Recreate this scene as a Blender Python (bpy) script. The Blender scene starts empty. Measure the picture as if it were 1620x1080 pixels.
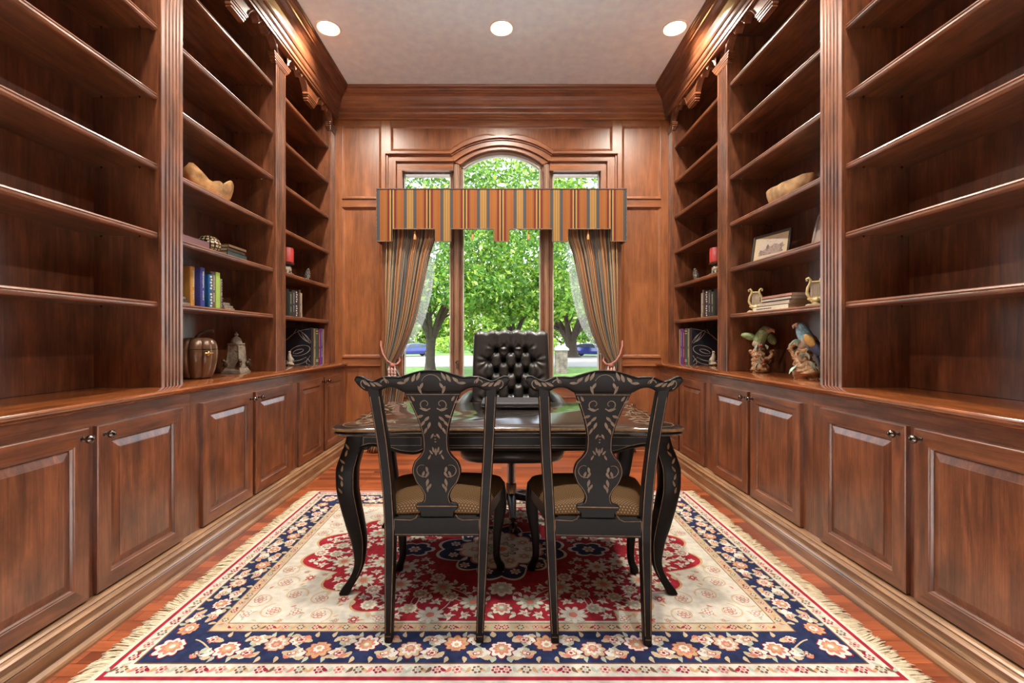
import bpy, bmesh, math, random
from mathutils import Vector, Matrix, Euler, noise
random.seed(7)
SC = bpy.context.scene
COL = SC.collection
PI = math.pi
def lerp(a, b, t): return a + (b - a) * t
def clamp(v, a=0.0, b=1.0): return max(a, min(b, v))
def smooth(t): t = clamp(t); return t * t * (3 - 2 * t)
def pw(tab, x):
    """smooth (monotone-ish) interpolation of a table of (x, value)"""
    n = len(tab)
    if x <= tab[0][0]: return tab[0][1]
    if x >= tab[-1][0]: return tab[-1][1]
    for i in range(n - 1):
        x0, y0 = tab[i]; x1, y1 = tab[i + 1]
        if x0 <= x <= x1:
            def sl(k):
                if k <= 0 or k >= n - 1:
                    k0 = max(0, min(n - 2, k if k == 0 else k - 1))
                    return (tab[k0 + 1][1] - tab[k0][1]) / (tab[k0 + 1][0] - tab[k0][0])
                a = (tab[k][1] - tab[k - 1][1]) / (tab[k][0] - tab[k - 1][0])
                b = (tab[k + 1][1] - tab[k][1]) / (tab[k + 1][0] - tab[k][0])
                if a * b <= 0: return 0.0
                return 2 * a * b / (a + b)
            h = x1 - x0; t = (x - x0) / h
            m0, m1 = sl(i) * h, sl(i + 1) * h
            return ((2 * t**3 - 3 * t**2 + 1) * y0 + (t**3 - 2 * t**2 + t) * m0 + (-2 * t**3 + 3 * t**2) * y1 + (t**3 - t**2) * m1)
def lin(tab, x):
    if x <= tab[0][0]: return tab[0][1]
    for (x0, y0), (x1, y1) in zip(tab, tab[1:]):
        if x <= x1: return lerp(y0, y1, (x - x0) / (x1 - x0) if x1 > x0 else 0)
    return tab[-1][1]

# ------------------------------------------------------------------ mesh builder
class MB:
    def __init__(s): s.v = []; s.f = []; s.m = []; s.uv = {}
    def add(s, verts, faces, mat=0):
        o = len(s.v); s.v += [tuple(p) for p in verts]
        for f in faces: s.f.append(tuple(i + o for i in f)); s.m.append(mat)
        return o
    def box(s, x0, x1, y0, y1, z0, z1, mat=0):
        v = [(x, y, z) for z in (z0, z1) for y in (y0, y1) for x in (x0, x1)]
        s.add(v, [(0, 2, 3, 1), (4, 5, 7, 6), (0, 1, 5, 4), (2, 6, 7, 3), (0, 4, 6, 2), (1, 3, 7, 5)], mat)
    def prism(s, poly, vec, mat=0):
        n = len(poly); v = [tuple(p) for p in poly] + [tuple(Vector(p) + Vector(vec)) for p in poly]
        f = [tuple(range(n - 1, -1, -1)), tuple(range(n, 2 * n))] + [(i, (i + 1) % n, n + (i + 1) % n, n + i) for i in range(n)]
        s.add(v, f, mat)
    def loft(s, rings, mat=0, cap=True, closed=True):
        n = len(rings[0]); o = len(s.v)
        for r in rings: s.v += [tuple(p) for p in r]
        for i in range(len(rings) - 1):
            for j in range(n if closed else n - 1):
                k = (j + 1) % n
                s.f.append((o + i * n + j, o + i * n + k, o + (i + 1) * n + k, o + (i + 1) * n + j)); s.m.append(mat)
        if cap and closed:
            s.f.append(tuple(o + j for j in range(n - 1, -1, -1))); s.m.append(mat)
            b = o + (len(rings) - 1) * n
            s.f.append(tuple(b + j for j in range(n))); s.m.append(mat)
    def lathe(s, prof, c=(0, 0, 0), n=24, mat=0, axis='z'):
        rings = []
        for r, h in prof:
            ring = []
            for i in range(n):
                a = 2 * PI * i / n; p = (r * math.cos(a), r * math.sin(a), h)
                if axis == 'x': p = (p[2], p[0], p[1])
                if axis == 'y': p = (p[0], p[2], p[1])
                ring.append((c[0] + p[0], c[1] + p[1], c[2] + p[2]))
            rings.append(ring)
        s.loft(rings, mat)
    def tube(s, path, rad, n=8, mat=0, sq=None):
        P = [Vector(p) for p in path]; m = len(P); rings = []
        up = Vector((0, 0, 1)); d0 = (P[1] - P[0]).normalized()
        if abs(d0.z) > .9: up = Vector((0, 1, 0))
        side = d0.cross(up).normalized()
        for i in range(m):
            d = (P[min(i + 1, m - 1)] - P[max(i - 1, 0)])
            if d.length < 1e-9: d = d0
            d.normalize()
            side = (side - d * side.dot(d)).normalized(); b = d.cross(side)
            r = rad[i] if isinstance(rad, (list, tuple)) else rad
            ra, rb = r if isinstance(r, tuple) else (r, r)
            rings.append([P[i] + side * (ra * math.cos(2 * PI * k / n)) + b * (rb * math.sin(2 * PI * k / n)) for k in range(n)])
        s.loft(rings, mat)
    def blob(s, c, r, mat=0, nu=14, nv=9, rot=None, bump=0.0, freq=8.0, seed=0.0):
        M = Euler(rot).to_matrix() if rot else Matrix.Identity(3)
        if not isinstance(r, (tuple, list)): r = (r, r, r)
        rings = []
        for i in range(nv + 1):
            t = PI * clamp(i / nv, .02, .98); ring = []
            for j in range(nu):
                a = 2 * PI * j / nu
                p = Vector((math.sin(t) * math.cos(a), math.sin(t) * math.sin(a), -math.cos(t)))
                k = 1.0
                if bump: k += bump * noise.noise(p * (freq / 4) + Vector((seed, seed * 1.7, 0)))
                p = Vector((p.x * r[0], p.y * r[1], p.z * r[2])) * k
                ring.append(Vector(c) + M @ p)
            rings.append(ring)
        s.loft(rings, mat)
    def xform(s, M, start=0):
        for i in range(start, len(s.v)): s.v[i] = tuple(M @ Vector(s.v[i]))
    def mirror_x(s):
        s.v = [(-x, y, z) for x, y, z in s.v]
    def build(s, name, mats, parent=None, smooth_ang=None, bevel=None, off=None, recalc=True, uvs=None):
        me = bpy.data.meshes.new(name)
        v = s.v
        if off is not None: v = [(a - off[0], b - off[1], c - off[2]) for a, b, c in v]
        me.from_pydata(v, [], s.f)
        if not isinstance(mats, (list, tuple)): mats = [mats]
        for m in mats: me.materials.append(m)
        me.polygons.foreach_set('material_index', s.m)
        if uvs is not None:
            ul = me.uv_layers.new(name='UVMap')
            for lp in me.loops: ul.data[lp.index].uv = uvs[lp.vertex_index]
        if recalc:
            bm = bmesh.new(); bm.from_mesh(me); bmesh.ops.recalc_face_normals(bm, faces=bm.faces); bm.to_mesh(me); bm.free()
        if smooth_ang is not None:
            me.polygons.foreach_set('use_smooth', [True] * len(me.polygons))
            if smooth_ang < 179: me.set_sharp_from_angle(angle=math.radians(smooth_ang))
        me.update()
        o = bpy.data.objects.new(name, me); COL.objects.link(o)
        if parent is not None: o.parent = parent
        if bevel:
            b = o.modifiers.new('Bevel', 'BEVEL'); b.width = bevel; b.segments = 2; b.limit_method = 'ANGLE'; b.angle_limit = math.radians(40)
            b.harden_normals = False
        return o

def tag(o, label=None, cat=None, group=None, kind=None):
    if label: o['label'] = label
    if cat: o['category'] = cat
    if group: o['group'] = group
    if kind: o['kind'] = kind
    return o
def empty(name, loc=(0, 0, 0), rz=0.0):
    e = bpy.data.objects.new(name, None); COL.objects.link(e); e.location = loc; e.rotation_euler = (0, 0, rz); e.empty_display_size = .1
    return e
def thing(name, label, cat, loc=(0, 0, 0), rz=0.0, group=None):
    return tag(empty(name, loc, rz), label, cat, group)
def struct(o, label=None): 
    o['kind'] = 'structure'
    if label: o['label'] = label
    return o

# ------------------------------------------------------------------ materials
def mat_new(name):
    m = bpy.data.materials.new(name); m.use_nodes = True
    nt = m.node_tree; b = nt.nodes['Principled BSDF']
    return m, nt, b
def N(nt, typ, **kw):
    n = nt.nodes.new(typ)
    for k, v in kw.items():
        if k == 'inp':
            for kk, vv in v.items(): n.inputs[kk].default_value = vv
        else: setattr(n, k, v)
    return n
def ramp(nt, stops, interp='LINEAR'):
    r = nt.nodes.new('ShaderNodeValToRGB'); cr = r.color_ramp; cr.interpolation = interp
    while len(cr.elements) > 1: cr.elements.remove(cr.elements[-1])
    cr.elements[0].position = stops[0][0]; cr.elements[0].color = (*stops[0][1], 1)
    for p, c in stops[1:]:
        e = cr.elements.new(p); e.color = (*c, 1)
    return r
def plain(name, col, rough=.5, metal=0.0, coat=0.0, spec=None, bump=0.0, bscale=60, var=0.0, vscale=12, emit=None):
    m, nt, b = mat_new(name)
    b.inputs['Base Color'].default_value = (*col, 1); b.inputs['Roughness'].default_value = rough; b.inputs['Metallic'].default_value = metal
    b.inputs['Coat Weight'].default_value = coat; b.inputs['Coat Roughness'].default_value = .12
    if spec is not None: b.inputs['Specular IOR Level'].default_value = spec
    tc = N(nt, 'ShaderNodeTexCoord')
    if var or True:
        v = var or .06
        nz = N(nt, 'ShaderNodeTexNoise', inp={'Scale': vscale, 'Detail': 4.0}); nt.links.new(tc.outputs['Object'], nz.inputs['Vector'])
        r = ramp(nt, [(.3, tuple(c * (1 - v) for c in col)), (.7, tuple(min(1, c * (1 + v)) for c in col))])
        nt.links.new(nz.outputs['Fac'], r.inputs['Fac']); nt.links.new(r.outputs['Color'], b.inputs['Base Color'])
    if bump:
        nz = N(nt, 'ShaderNodeTexNoise', inp={'Scale': bscale, 'Detail': 5.0}); nt.links.new(tc.outputs['Object'], nz.inputs['Vector'])
        bp = N(nt, 'ShaderNodeBump', inp={'Strength': bump, 'Distance': .01}); nt.links.new(nz.outputs['Fac'], bp.inputs['Height']); nt.links.new(bp.outputs['Normal'], b.inputs['Normal'])
    if emit:
        b.inputs['Emission Color'].default_value = (*emit[0], 1); b.inputs['Emission Strength'].default_value = emit[1]
    return m
def wood(name, cols, axis='z', scale=1.0, rough=.32, coat=.35, mottle=.5, crough=.20):
    m, nt, b = mat_new(name); L = nt.links.new
    tc = N(nt, 'ShaderNodeTexCoord'); oi = N(nt, 'ShaderNodeObjectInfo')
    mul = N(nt, 'ShaderNodeMath', operation='MULTIPLY', inp={1: 37.0}); L(oi.outputs['Random'], mul.inputs[0])
    ad = N(nt, 'ShaderNodeVectorMath', operation='ADD'); L(tc.outputs['Object'], ad.inputs[0]); L(mul.outputs[0], ad.inputs[1])
    st = {'x': (.10, 1, 1), 'y': (1, .10, 1), 'z': (1, 1, .10)}[axis]
    mp = N(nt, 'ShaderNodeMapping'); mp.inputs['Scale'].default_value = tuple(a * scale for a in st); L(ad.outputs[0], mp.inputs['Vector'])
    n1 = N(nt, 'ShaderNodeTexNoise', inp={'Scale': 22.0, 'Detail': 7.0, 'Roughness': .62, 'Distortion': .8}); L(mp.outputs[0], n1.inputs['Vector'])
    r1 = ramp(nt, [(.25, cols[0]), (.5, cols[1]), (.78, cols[2])]); L(n1.outputs['Fac'], r1.inputs['Fac'])
    mp2 = N(nt, 'ShaderNodeMapping'); mp2.inputs['Scale'].default_value = tuple((.5 if a < .5 else 1) * scale for a in st); L(ad.outputs[0], mp2.inputs['Vector'])
    n2 = N(nt, 'ShaderNodeTexNoise', inp={'Scale': 9.0, 'Detail': 5.0, 'Roughness': .6}); L(mp2.outputs[0], n2.inputs['Vector'])
    r2 = ramp(nt, [(.3, (1 - mottle * .75,) * 3), (.62, (1.0,) * 3)]); L(n2.outputs['Fac'], r2.inputs['Fac'])
    mx = N(nt, 'ShaderNodeMix', data_type='RGBA', blend_type='MULTIPLY'); mx.inputs[0].default_value = 1.0
    L(r1.outputs['Color'], mx.inputs[6]); L(r2.outputs['Color'], mx.inputs[7])
    st3 = {'x': (.03, 1, 1), 'y': (1, .03, 1), 'z': (1, 1, .03)}[axis]
    mp3 = N(nt, 'ShaderNodeMapping'); mp3.inputs['Scale'].default_value = tuple(a * scale for a in st3); L(ad.outputs[0], mp3.inputs['Vector'])
    n3 = N(nt, 'ShaderNodeTexNoise', inp={'Scale': 160.0, 'Detail': 2.0}); L(mp3.outputs[0], n3.inputs['Vector'])
    r3 = ramp(nt, [(.35, (.78,) * 3), (.55, (1.0,) * 3)]); L(n3.outputs['Fac'], r3.inputs['Fac'])
    mx2 = N(nt, 'ShaderNodeMix', data_type='RGBA', blend_type='MULTIPLY'); mx2.inputs[0].default_value = 1.0
    L(mx.outputs[2], mx2.inputs[6]); L(r3.outputs['Color'], mx2.inputs[7])
    L(mx2.outputs[2], b.inputs['Base Color'])
    b.inputs['Roughness'].default_value = rough; b.inputs['Coat Weight'].default_value = coat; b.inputs['Coat Roughness'].default_value = crough; b.inputs['Coat IOR'].default_value = 1.7
    bp = N(nt, 'ShaderNodeBump', inp={'Strength': .06, 'Distance': .004}); L(n3.outputs['Fac'], bp.inputs['Height']); L(bp.outputs['Normal'], b.inputs['Normal'])
    return m

CH = [(.060, .018, .008), (.185, .060, .023), (.32, .115, .046)]
CHW = [(.17, .052, .016), (.30, .098, .030), (.40, .145, .048)]
M = {}
for ax in 'xyz':
    M['case_' + ax] = wood('cherry_wood_' + ax, CH, ax, 1.0, .36, .75 if ax != 'y' else .55, .78, .27)
    M['wall_' + ax] = wood('wall_cherry_' + ax, CHW, ax, .8, .38, .35, .45, .34)
M['counter'] = wood('counter_cherry', [(.09, .024, .008), (.24, .070, .020), (.34, .11, .034)], 'y', 1.0, .2, 1.0, .5, .10)
M['base'] = wood('base_cherry', [(.13, .068, .032), (.26, .140, .068), (.38, .22, .115)], 'y', 1.0, .34, .7, .4)
M['ceiling'] = plain('ceiling_paint', (.80, .92, 1.0), .9)
M['plaster'] = plain('hall_paint', (.78, .77, .74), .9)
M['black'] = plain('black_lacquer', (.005, .005, .005), .42, 0, .03, spec=.14, var=.25, vscale=20)
M['blacktop'] = plain('black_lacquer_top', (.016, .013, .012), .16, 0, .6, var=.3, vscale=15)
M['goldp'] = plain('aged_gold_paint', (.12, .085, .05), .5, 0, 0, var=.3, vscale=60)
M['goldl'] = plain('worn_gold_edge', (.15, .088, .04), .45, .2, 0, var=.4, vscale=40)
M['brass'] = plain('brass', (.75, .50, .20), .28, 1.0)
M['nickel'] = plain('black_nickel', (.16, .14, .13), .12, 1.0)
M['leather'] = plain('dark_leather', (.021, .022, .023), .34, 0, .3, bump=.12, bscale=220, var=.2)
M['plastic'] = plain('black_plastic', (.02, .02, .02), .4)
M['chrome'] = plain('dark_chrome', (.25, .25, .25), .2, 1.0)
def glass_mat():
    m, nt, b = mat_new('window_glass'); nt.nodes.remove(b); out = nt.nodes['Material Output']
    t = N(nt, 'ShaderNodeBsdfTransparent'); t.inputs[0].default_value = (.97, .98, .975, 1)
    g = N(nt, 'ShaderNodeBsdfGlossy', inp={'Roughness': 0.0}); f = N(nt, 'ShaderNodeFresnel', inp={'IOR': 1.45}); mx = N(nt, 'ShaderNodeMixShader')
    nt.links.new(f.outputs[0], mx.inputs[0]); nt.links.new(t.outputs[0], mx.inputs[1]); nt.links.new(g.outputs[0], mx.inputs[2]); nt.links.new(mx.outputs[0], out.inputs[0])
    return m
M['glass'] = glass_mat()
def sheer_mat():
    m, nt, b = mat_new('sheer_voile'); nt.nodes.remove(b); out = nt.nodes['Material Output']
    t = N(nt, 'ShaderNodeBsdfTransparent'); d = N(nt, 'ShaderNodeBsdfTranslucent'); d.inputs[0].default_value = (.8, .85, .82, 1)
    d2 = N(nt, 'ShaderNodeBsdfDiffuse'); d2.inputs[0].default_value = (.8, .82, .8, 1)
    a = N(nt, 'ShaderNodeMixShader', inp={0: .4}); nt.links.new(d.outputs[0], a.inputs[1]); nt.links.new(d2.outputs[0], a.inputs[2])
    mx = N(nt, 'ShaderNodeMixShader', inp={0: .28}); nt.links.new(t.outputs[0], mx.inputs[1]); nt.links.new(a.outputs[0], mx.inputs[2]); nt.links.new(mx.outputs[0], out.inputs[0])
    return m
M['sheer'] = sheer_mat()
def stripes_mat(name, mulv=1.0, drape=False):
    """woven stripe: repeat .3595 m, mirrored about a thin dark line; runs across UV.x (metres)"""
    m, nt, b = mat_new(name); L = nt.links.new
    uv = N(nt, 'ShaderNodeUVMap'); sp = N(nt, 'ShaderNodeSeparateXYZ'); L(uv.outputs[0], sp.inputs[0])
    dv = N(nt, 'ShaderNodeMath', operation='DIVIDE', inp={1: .3595}); L(sp.outputs[0], dv.inputs[0])
    pp = N(nt, 'ShaderNodeMath', operation='PINGPONG', inp={1: .5}); L(dv.outputs[0], pp.inputs[0])
    x2 = N(nt, 'ShaderNodeMath', operation='MULTIPLY', inp={1: 2.0}); L(pp.outputs[0], x2.inputs[0])
    dark = (.022, .020, .020); gold = (.44, .25, .062); mar = (.16, .024, .018); ora = (.33, .105, .017); sla = (.066, .070, .078); tan = (.27, .145, .045); tan2 = (.40, .225, .07)
    st = [(0, dark), (.04, gold), (.12, mar), (.25, ora), (.30, (.20, .085, .03)), (.33, tan), (.37, ora), (.50, (.28, .095, .024)), (.60, ora), (.645, sla), (.81, tan), (.86, gold), (.90, tan), (.96, tan2)]
    if drape: gold, tan, tan2 = (.40, .27, .12), (.27, .165, .085), (.35, .225, .12); st = [(0, dark), (.03, gold), (.09, mar), (.16, tan), (.25, (.28, .14, .075)), (.38, tan2), (.43, mar), (.47, tan), (.55, (.38, .32, .20)), (.59, (.085, .098, .105)), (.80, tan2), (.84, (.085, .098, .105)), (.93, gold), (.96, tan)]
    r = ramp(nt, [(p, tuple(c * mulv for c in col)) for p, col in st], 'CONSTANT'); L(x2.outputs[0], r.inputs['Fac'])
    tc = N(nt, 'ShaderNodeTexCoord'); nz = N(nt, 'ShaderNodeTexNoise', inp={'Scale': 300.0, 'Detail': 2.0}); L(tc.outputs['Object'], nz.inputs['Vector'])
    r2 = ramp(nt, [(.3, (.82,) * 3), (.7, (1.05,) * 3)]); L(nz.outputs['Fac'], r2.inputs['Fac'])
    mx = N(nt, 'ShaderNodeMix', data_type='RGBA', blend_type='MULTIPLY'); mx.inputs[0].default_value = 1; L(r.outputs[0], mx.inputs[6]); L(r2.outputs[0], mx.inputs[7])
    L(mx.outputs[2], b.inputs['Base Color']); b.inputs['Roughness'].default_value = .7; b.inputs['Specular IOR Level'].default_value = .2
    bp = N(nt, 'ShaderNodeBump', inp={'Strength': .15, 'Distance': .002}); L(nz.outputs['Fac'], bp.inputs['Height']); L(bp.outputs[0], b.inputs['Normal'])
    return m
M['stripe'] = stripes_mat('striped_valance_fabric', .72)
M['stripe2'] = stripes_mat('striped_drape_fabric', 1.15, True)
def floor_mat():
    m, nt, b = mat_new('cherry_floorboards'); L = nt.links.new
    tc = N(nt, 'ShaderNodeTexCoord')
    br = N(nt, 'ShaderNodeTexBrick', offset=.37, inp={'Scale': 1.0, 'Mortar Size': .0012, 'Brick Width': 1.1, 'Row Height': .062, 'Color1': (.34, .085, .028, 1), 'Color2': (.12, .026, .010, 1), 'Mortar': (.03, .008, .004, 1), 'Bias': -.1})
    L(tc.outputs['Object'], br.inputs['Vector'])
    mp = N(nt, 'ShaderNodeMapping'); mp.inputs['Scale'].default_value = (.06, 1, 1); L(tc.outputs['Object'], mp.inputs['Vector'])
    nz = N(nt, 'ShaderNodeTexNoise', inp={'Scale': 60.0, 'Detail': 5.0}); L(mp.outputs[0], nz.inputs['Vector'])
    r = ramp(nt, [(.3, (.65,) * 3), (.65, (1.1,) * 3)]); L(nz.outputs['Fac'], r.inputs['Fac'])
    mx = N(nt, 'ShaderNodeMix', data_type='RGBA', blend_type='MULTIPLY'); mx.inputs[0].default_value = 1; L(br.outputs['Color'], mx.inputs[6]); L(r.outputs[0], mx.inputs[7])
    L(mx.outputs[2], b.inputs['Base Color']); b.inputs['Roughness'].default_value = .28; b.inputs['Coat Weight'].default_value = .4; b.inputs['Coat Roughness'].default_value = .15
    bp = N(nt, 'ShaderNodeBump', inp={'Strength': .2, 'Distance': .002}); L(br.outputs['Fac'], bp.inputs['Height']); bp.invert = True; L(bp.outputs[0], b.inputs['Normal'])
    return m
M['floor'] = floor_mat()
def fabric_dots():
    m, nt, b = mat_new('dotted_seat_fabric'); L = nt.links.new
    tc = N(nt, 'ShaderNodeTexCoord'); mp = N(nt, 'ShaderNodeMapping'); mp.inputs['Rotation'].default_value = (0, 0, PI / 4); mp.inputs['Scale'].default_value = (110, 110, 0); L(tc.outputs['Object'], mp.inputs['Vector'])
    fr = N(nt, 'ShaderNodeVectorMath', operation='FRACTION'); L(mp.outputs[0], fr.inputs[0])
    ds = N(nt, 'ShaderNodeVectorMath', operation='DISTANCE'); ds.inputs[1].default_value = (.5, .5, 0); L(fr.outputs[0], ds.inputs[0])
    r = ramp(nt, [(0, (.26, .17, .085)), (.13, (.26, .17, .085)), (.20, (.060, .033, .014)), (1, (.052, .028, .011))]); L(ds.outputs['Value'], r.inputs['Fac'])
    L(r.outputs[0], b.inputs['Base Color']); b.inputs['Roughness'].default_value = .75; b.inputs['Specular IOR Level'].default_value = .1
    return m
M['seatfab'] = fabric_dots()
M['white'] = plain('white_trim', (.85, .85, .84), .4); M['bounce_tile'] = plain('hall_bounce_tile', (.72, .71, .68), .5)
# ------------------------------------------------------------------ the room
CEIL = 3.66; BACK = 4.65; CASE = 1.70; CABX = 1.61; FRONT = -2.2; WX = 2.06
b = MB(); b.box(-WX - .15, WX + .15, .95, BACK + .2, -.2, 0); struct(b.build('floor', M['floor']), 'red cherry floorboards')
b = MB(); b.box(-WX - .15, WX + .15, FRONT - .15, .95, -.2, 0); struct(b.build('floor', M['bounce_tile']), 'unseen pale hall floor behind the viewer, added to bounce light to the ceiling')  # unseen; added pale so hall lamp light bounces up to the ceiling
b = MB(); b.box(-WX - .15, WX + .15, FRONT - .15, BACK + .2, CEIL, CEIL + .25); struct(b.build('ceiling', M['ceiling']), 'flat pale grey ceiling')
b = MB(); b.box(-WX - .15, -WX, FRONT - .15, BACK + .2, 0, CEIL); struct(b.build('wall_left', M['wall_z']))
b = MB(); b.box(WX, WX + .15, FRONT - .15, BACK + .2, 0, CEIL); struct(b.build('wall_right', M['wall_z']))
b = MB()
OW, OH = .95, 2.40
b.box(-WX, -OW, FRONT - .15, FRONT, 0, CEIL); b.box(OW, WX, FRONT - .15, FRONT, 0, CEIL); b.box(-OW, OW, FRONT - .15, FRONT, OH, CEIL)
struct(b.build('wall_front', M['wall_z']))
b = MB()
for x0, x1 in ((-OW - .1, -OW), (OW, OW + .1)): b.box(x0, x1, FRONT - .16, FRONT + .02, 0, OH + .1)
b.box(-OW, OW, FRONT - .16, FRONT + .02, OH, OH + .1)
struct(b.build('trim_4', M['case_z']), 'casing of the double door behind the viewer')
for i, s in enumerate((-1, 1)):
    b = MB(); xa, xb = sorted((s * .003, s * (OW - .003))); b.box(xa, xb, FRONT - .10, FRONT - .06, .005, OH - .003)
    d = struct(b.build('door_%d' % (i + 1), M['case_z']), 'closed cherry door leaf behind the viewer')
    for z0, z1 in ((.2, 1.0), (1.12, 2.25)):
        b = MB(); b.box(xa + .12, xb - .12, FRONT - .06, FRONT - .05, z0, z1); b.build('door_panel', M['case_z'], d, bevel=.008)
# window geometry
OPX = 1.02; OPB = .735; OPT = 2.865
AW = .415; ASP = 2.925; AAP = 3.075            # arched opening half width, spring, apex
def arc_z(x, hw, sp, ap):
    h = ap - sp; R = (hw * hw + h * h) / (2 * h)
    return ap - R + math.sqrt(max(0, R * R - x * x))
def open_top(x): return arc_z(x, AW, ASP, AAP) if abs(x) < AW else OPT
# wall_back: solid with an opening, boards (stiles and rails) and panel mouldings
b = MB(); Y0, Y1 = BACK + .012, BACK + .20
b.box(-WX, -OPX, Y0, Y1, 0, CEIL); b.box(OPX, WX, Y0, Y1, 0, CEIL); b.box(-OPX, OPX, Y0, Y1, 0, OPB)
b.box(-OPX, -AW, Y0, Y1, OPT, CEIL); b.box(AW, OPX, Y0, Y1, OPT, CEIL)
xs = [-AW + 2 * AW * i / 28 for i in range(29)]
for xa, xb in zip(xs, xs[1:]):
    za, zb = arc_z(xa, AW, ASP, AAP), arc_z(xb, AW, ASP, AAP)
    b.prism([(xa, Y0, za), (xb, Y0, zb), (xb, Y0, CEIL), (xa, Y0, CEIL)], (0, Y1 - Y0, 0))
wall_back = struct(b.build('wall_back', M['wall_z']), 'panelled cherry wall around the window')
b = MB()
def board(x0, x1, z0, z1, mat, th=0): b.box(x0, x1, BACK - th, BACK + .012, z0, z1, mat)
ZP = (3.326, 2.59, 2.493, .969, .872, .20)
for s in (-1, 1):
    def bs(xa, xb, z0, z1, mat, th=0): board(min(s * xa, s * xb), max(s * xa, s * xb), z0, z1, mat, th)
    bs(1.627, CASE + .02, 0, 3.40, 0); bs(1.13, 1.233, 0, 3.40, 0)
    bs(1.233, 1.627, 3.326, 3.40, 1); bs(1.233, 1.627, 2.493, 2.59, 1); bs(1.233, 1.627, .872, .969, 1); bs(1.233, 1.627, 0, .20, 1)
board(-1.13, 1.13, 3.326, 3.40, 1); board(-1.13, 1.13, .56, OPB, 1)
b.build('stiles_and_rails', [M['wall_z'], M['wall_x']], wall_back, bevel=.003)
def pframe(b, x0, x1, z0, z1, w=.022, h=.014, y=BACK + .012, mat=0):
    prof = [(0, 0), (0, .012), (.004, h), (.009, h - .002), (.013, .006), (w, .001)]
    for k in range(len(prof) - 1):
        (a, ha), (c, hc) = prof[k], prof[k + 1]
        o = [(x0 + a, y - ha, z0 + a), (x1 - a, y - ha, z0 + a), (x1 - a, y - ha, z1 - a), (x0 + a, y - ha, z1 - a)]
        i = [(x0 + c, y - hc, z0 + c), (x1 - c, y - hc, z0 + c), (x1 - c, y - hc, z1 - c), (x0 + c, y - hc, z1 - c)]
        b.add(o + i, [(0, 1, 5, 4), (1, 2, 6, 5), (2, 3, 7, 6), (3, 0, 4, 7)], mat)
for s in (-1, 1):
    for z0, z1 in ((2.59, 3.326), (.969, 2.493), (.20, .872)):
        b = MB(); xa, xb = sorted((s * 1.233, s * 1.627)); pframe(b, xa, xb, z0, z1); b.build('panel_moulding', M['wall_z'], wall_back, recalc=False)
    b = MB(); xa, xb = sorted((s * 1.233, s * 1.627))
    for z in (2.493, 2.59 - .012, .872, .969 - .012): b.box(xa, xb, BACK - .012, BACK + .012, z, z + .012)
    b.build('rail_bead', M['wall_x'], wall_back, bevel=.003)
b = MB(); pframe(b, -1.13, 1.13, 3.074, 3.326); b.build('panel_moulding', M['wall_x'], wall_back, recalc=False)
b = MB(); pframe(b, -1.13, 1.13, .16, .56); b.build('panel_moulding', M['wall_x'], wall_back, recalc=False)

# casing of the window: stepped bands
b = MB()
bands = [(1.205, 1.172, .062), (1.172, 1.152, .040), (1.152, 1.100, .026), (1.100, 1.072, .044), (1.072, 1.012, .018)]
ztop = [3.045, 3.020, 3.010, 2.965, 2.950, 2.862]
for k, (xo, xi, th) in enumerate(bands):
    for s in (-1, 1):
        xa, xb = sorted((s * xo, s * xi)); b.box(xa, xb, BACK - th, BACK + .01, .62, ztop[k + 1], 0)
        xa, xb = sorted((s * xo, s * .50)) if k == 0 else sorted((s * xo, s * .49))
        b.box(xa, xb, BACK - th, BACK + .01, ztop[k + 1], ztop[k], 1)
# arched bands
arch = [(.530, 3.035, 3.200, .066), (.515, 3.015, 3.180, .044), (.505, 3.005, 3.165, .030), (.490, 2.965, 3.130, .048), (.480, 2.945, 3.112, .022), (.418, 2.926, 3.078, 0)]
for k in range(5):
    (wo, so, ao, th), (wi, si, ai, _) = arch[k], arch[k + 1]
    n = 28
    for i in range(n):
        ta, tb = -1 + 2 * i / n, -1 + 2 * (i + 1) / n
        q = [(ta * wi, arc_z(ta * wi, wi, si, ai)), (tb * wi, arc_z(tb * wi, wi, si, ai)), (tb * wo, arc_z(tb * wo, wo, so, ao)), (ta * wo, arc_z(ta * wo, wo, so, ao))]
        b.prism([(x, BACK - th, z) for x, z in q], (0, th + .01, 0), 1)
# eyebrow board above the arch (two humps)
def brow(x):
    x = abs(x); t = x / .53
    base = arc_z(x, .53, 3.035, 3.20)
    return base + pw([(0, .0), (.10, .028), (.155, .043), (.30, .048), (.45, .043), (.53, .034)], x)
n = 40
for i in range(n):
    xa, xb = -.53 + 1.06 * i / n, -.53 + 1.06 * (i + 1) / n
    b.prism([(xa, BACK - .02, arc_z(xa, .53, 3.035, 3.2)), (xb, BACK - .02, arc_z(xb, .53, 3.035, 3.2)), (xb, BACK - .02, brow(xb)), (xa, BACK - .02, brow(xa))], (0, .03, 0), 1)
    b.tube([(xa, BACK - .02, brow(xa)), (xb, BACK - .02, brow(xb))], .006, 6, 1)
trim5 = struct(b.build('trim_5', [M['wall_z'], M['wall_x']], bevel=None), 'stepped cherry casing with an arch over the window')

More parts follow.
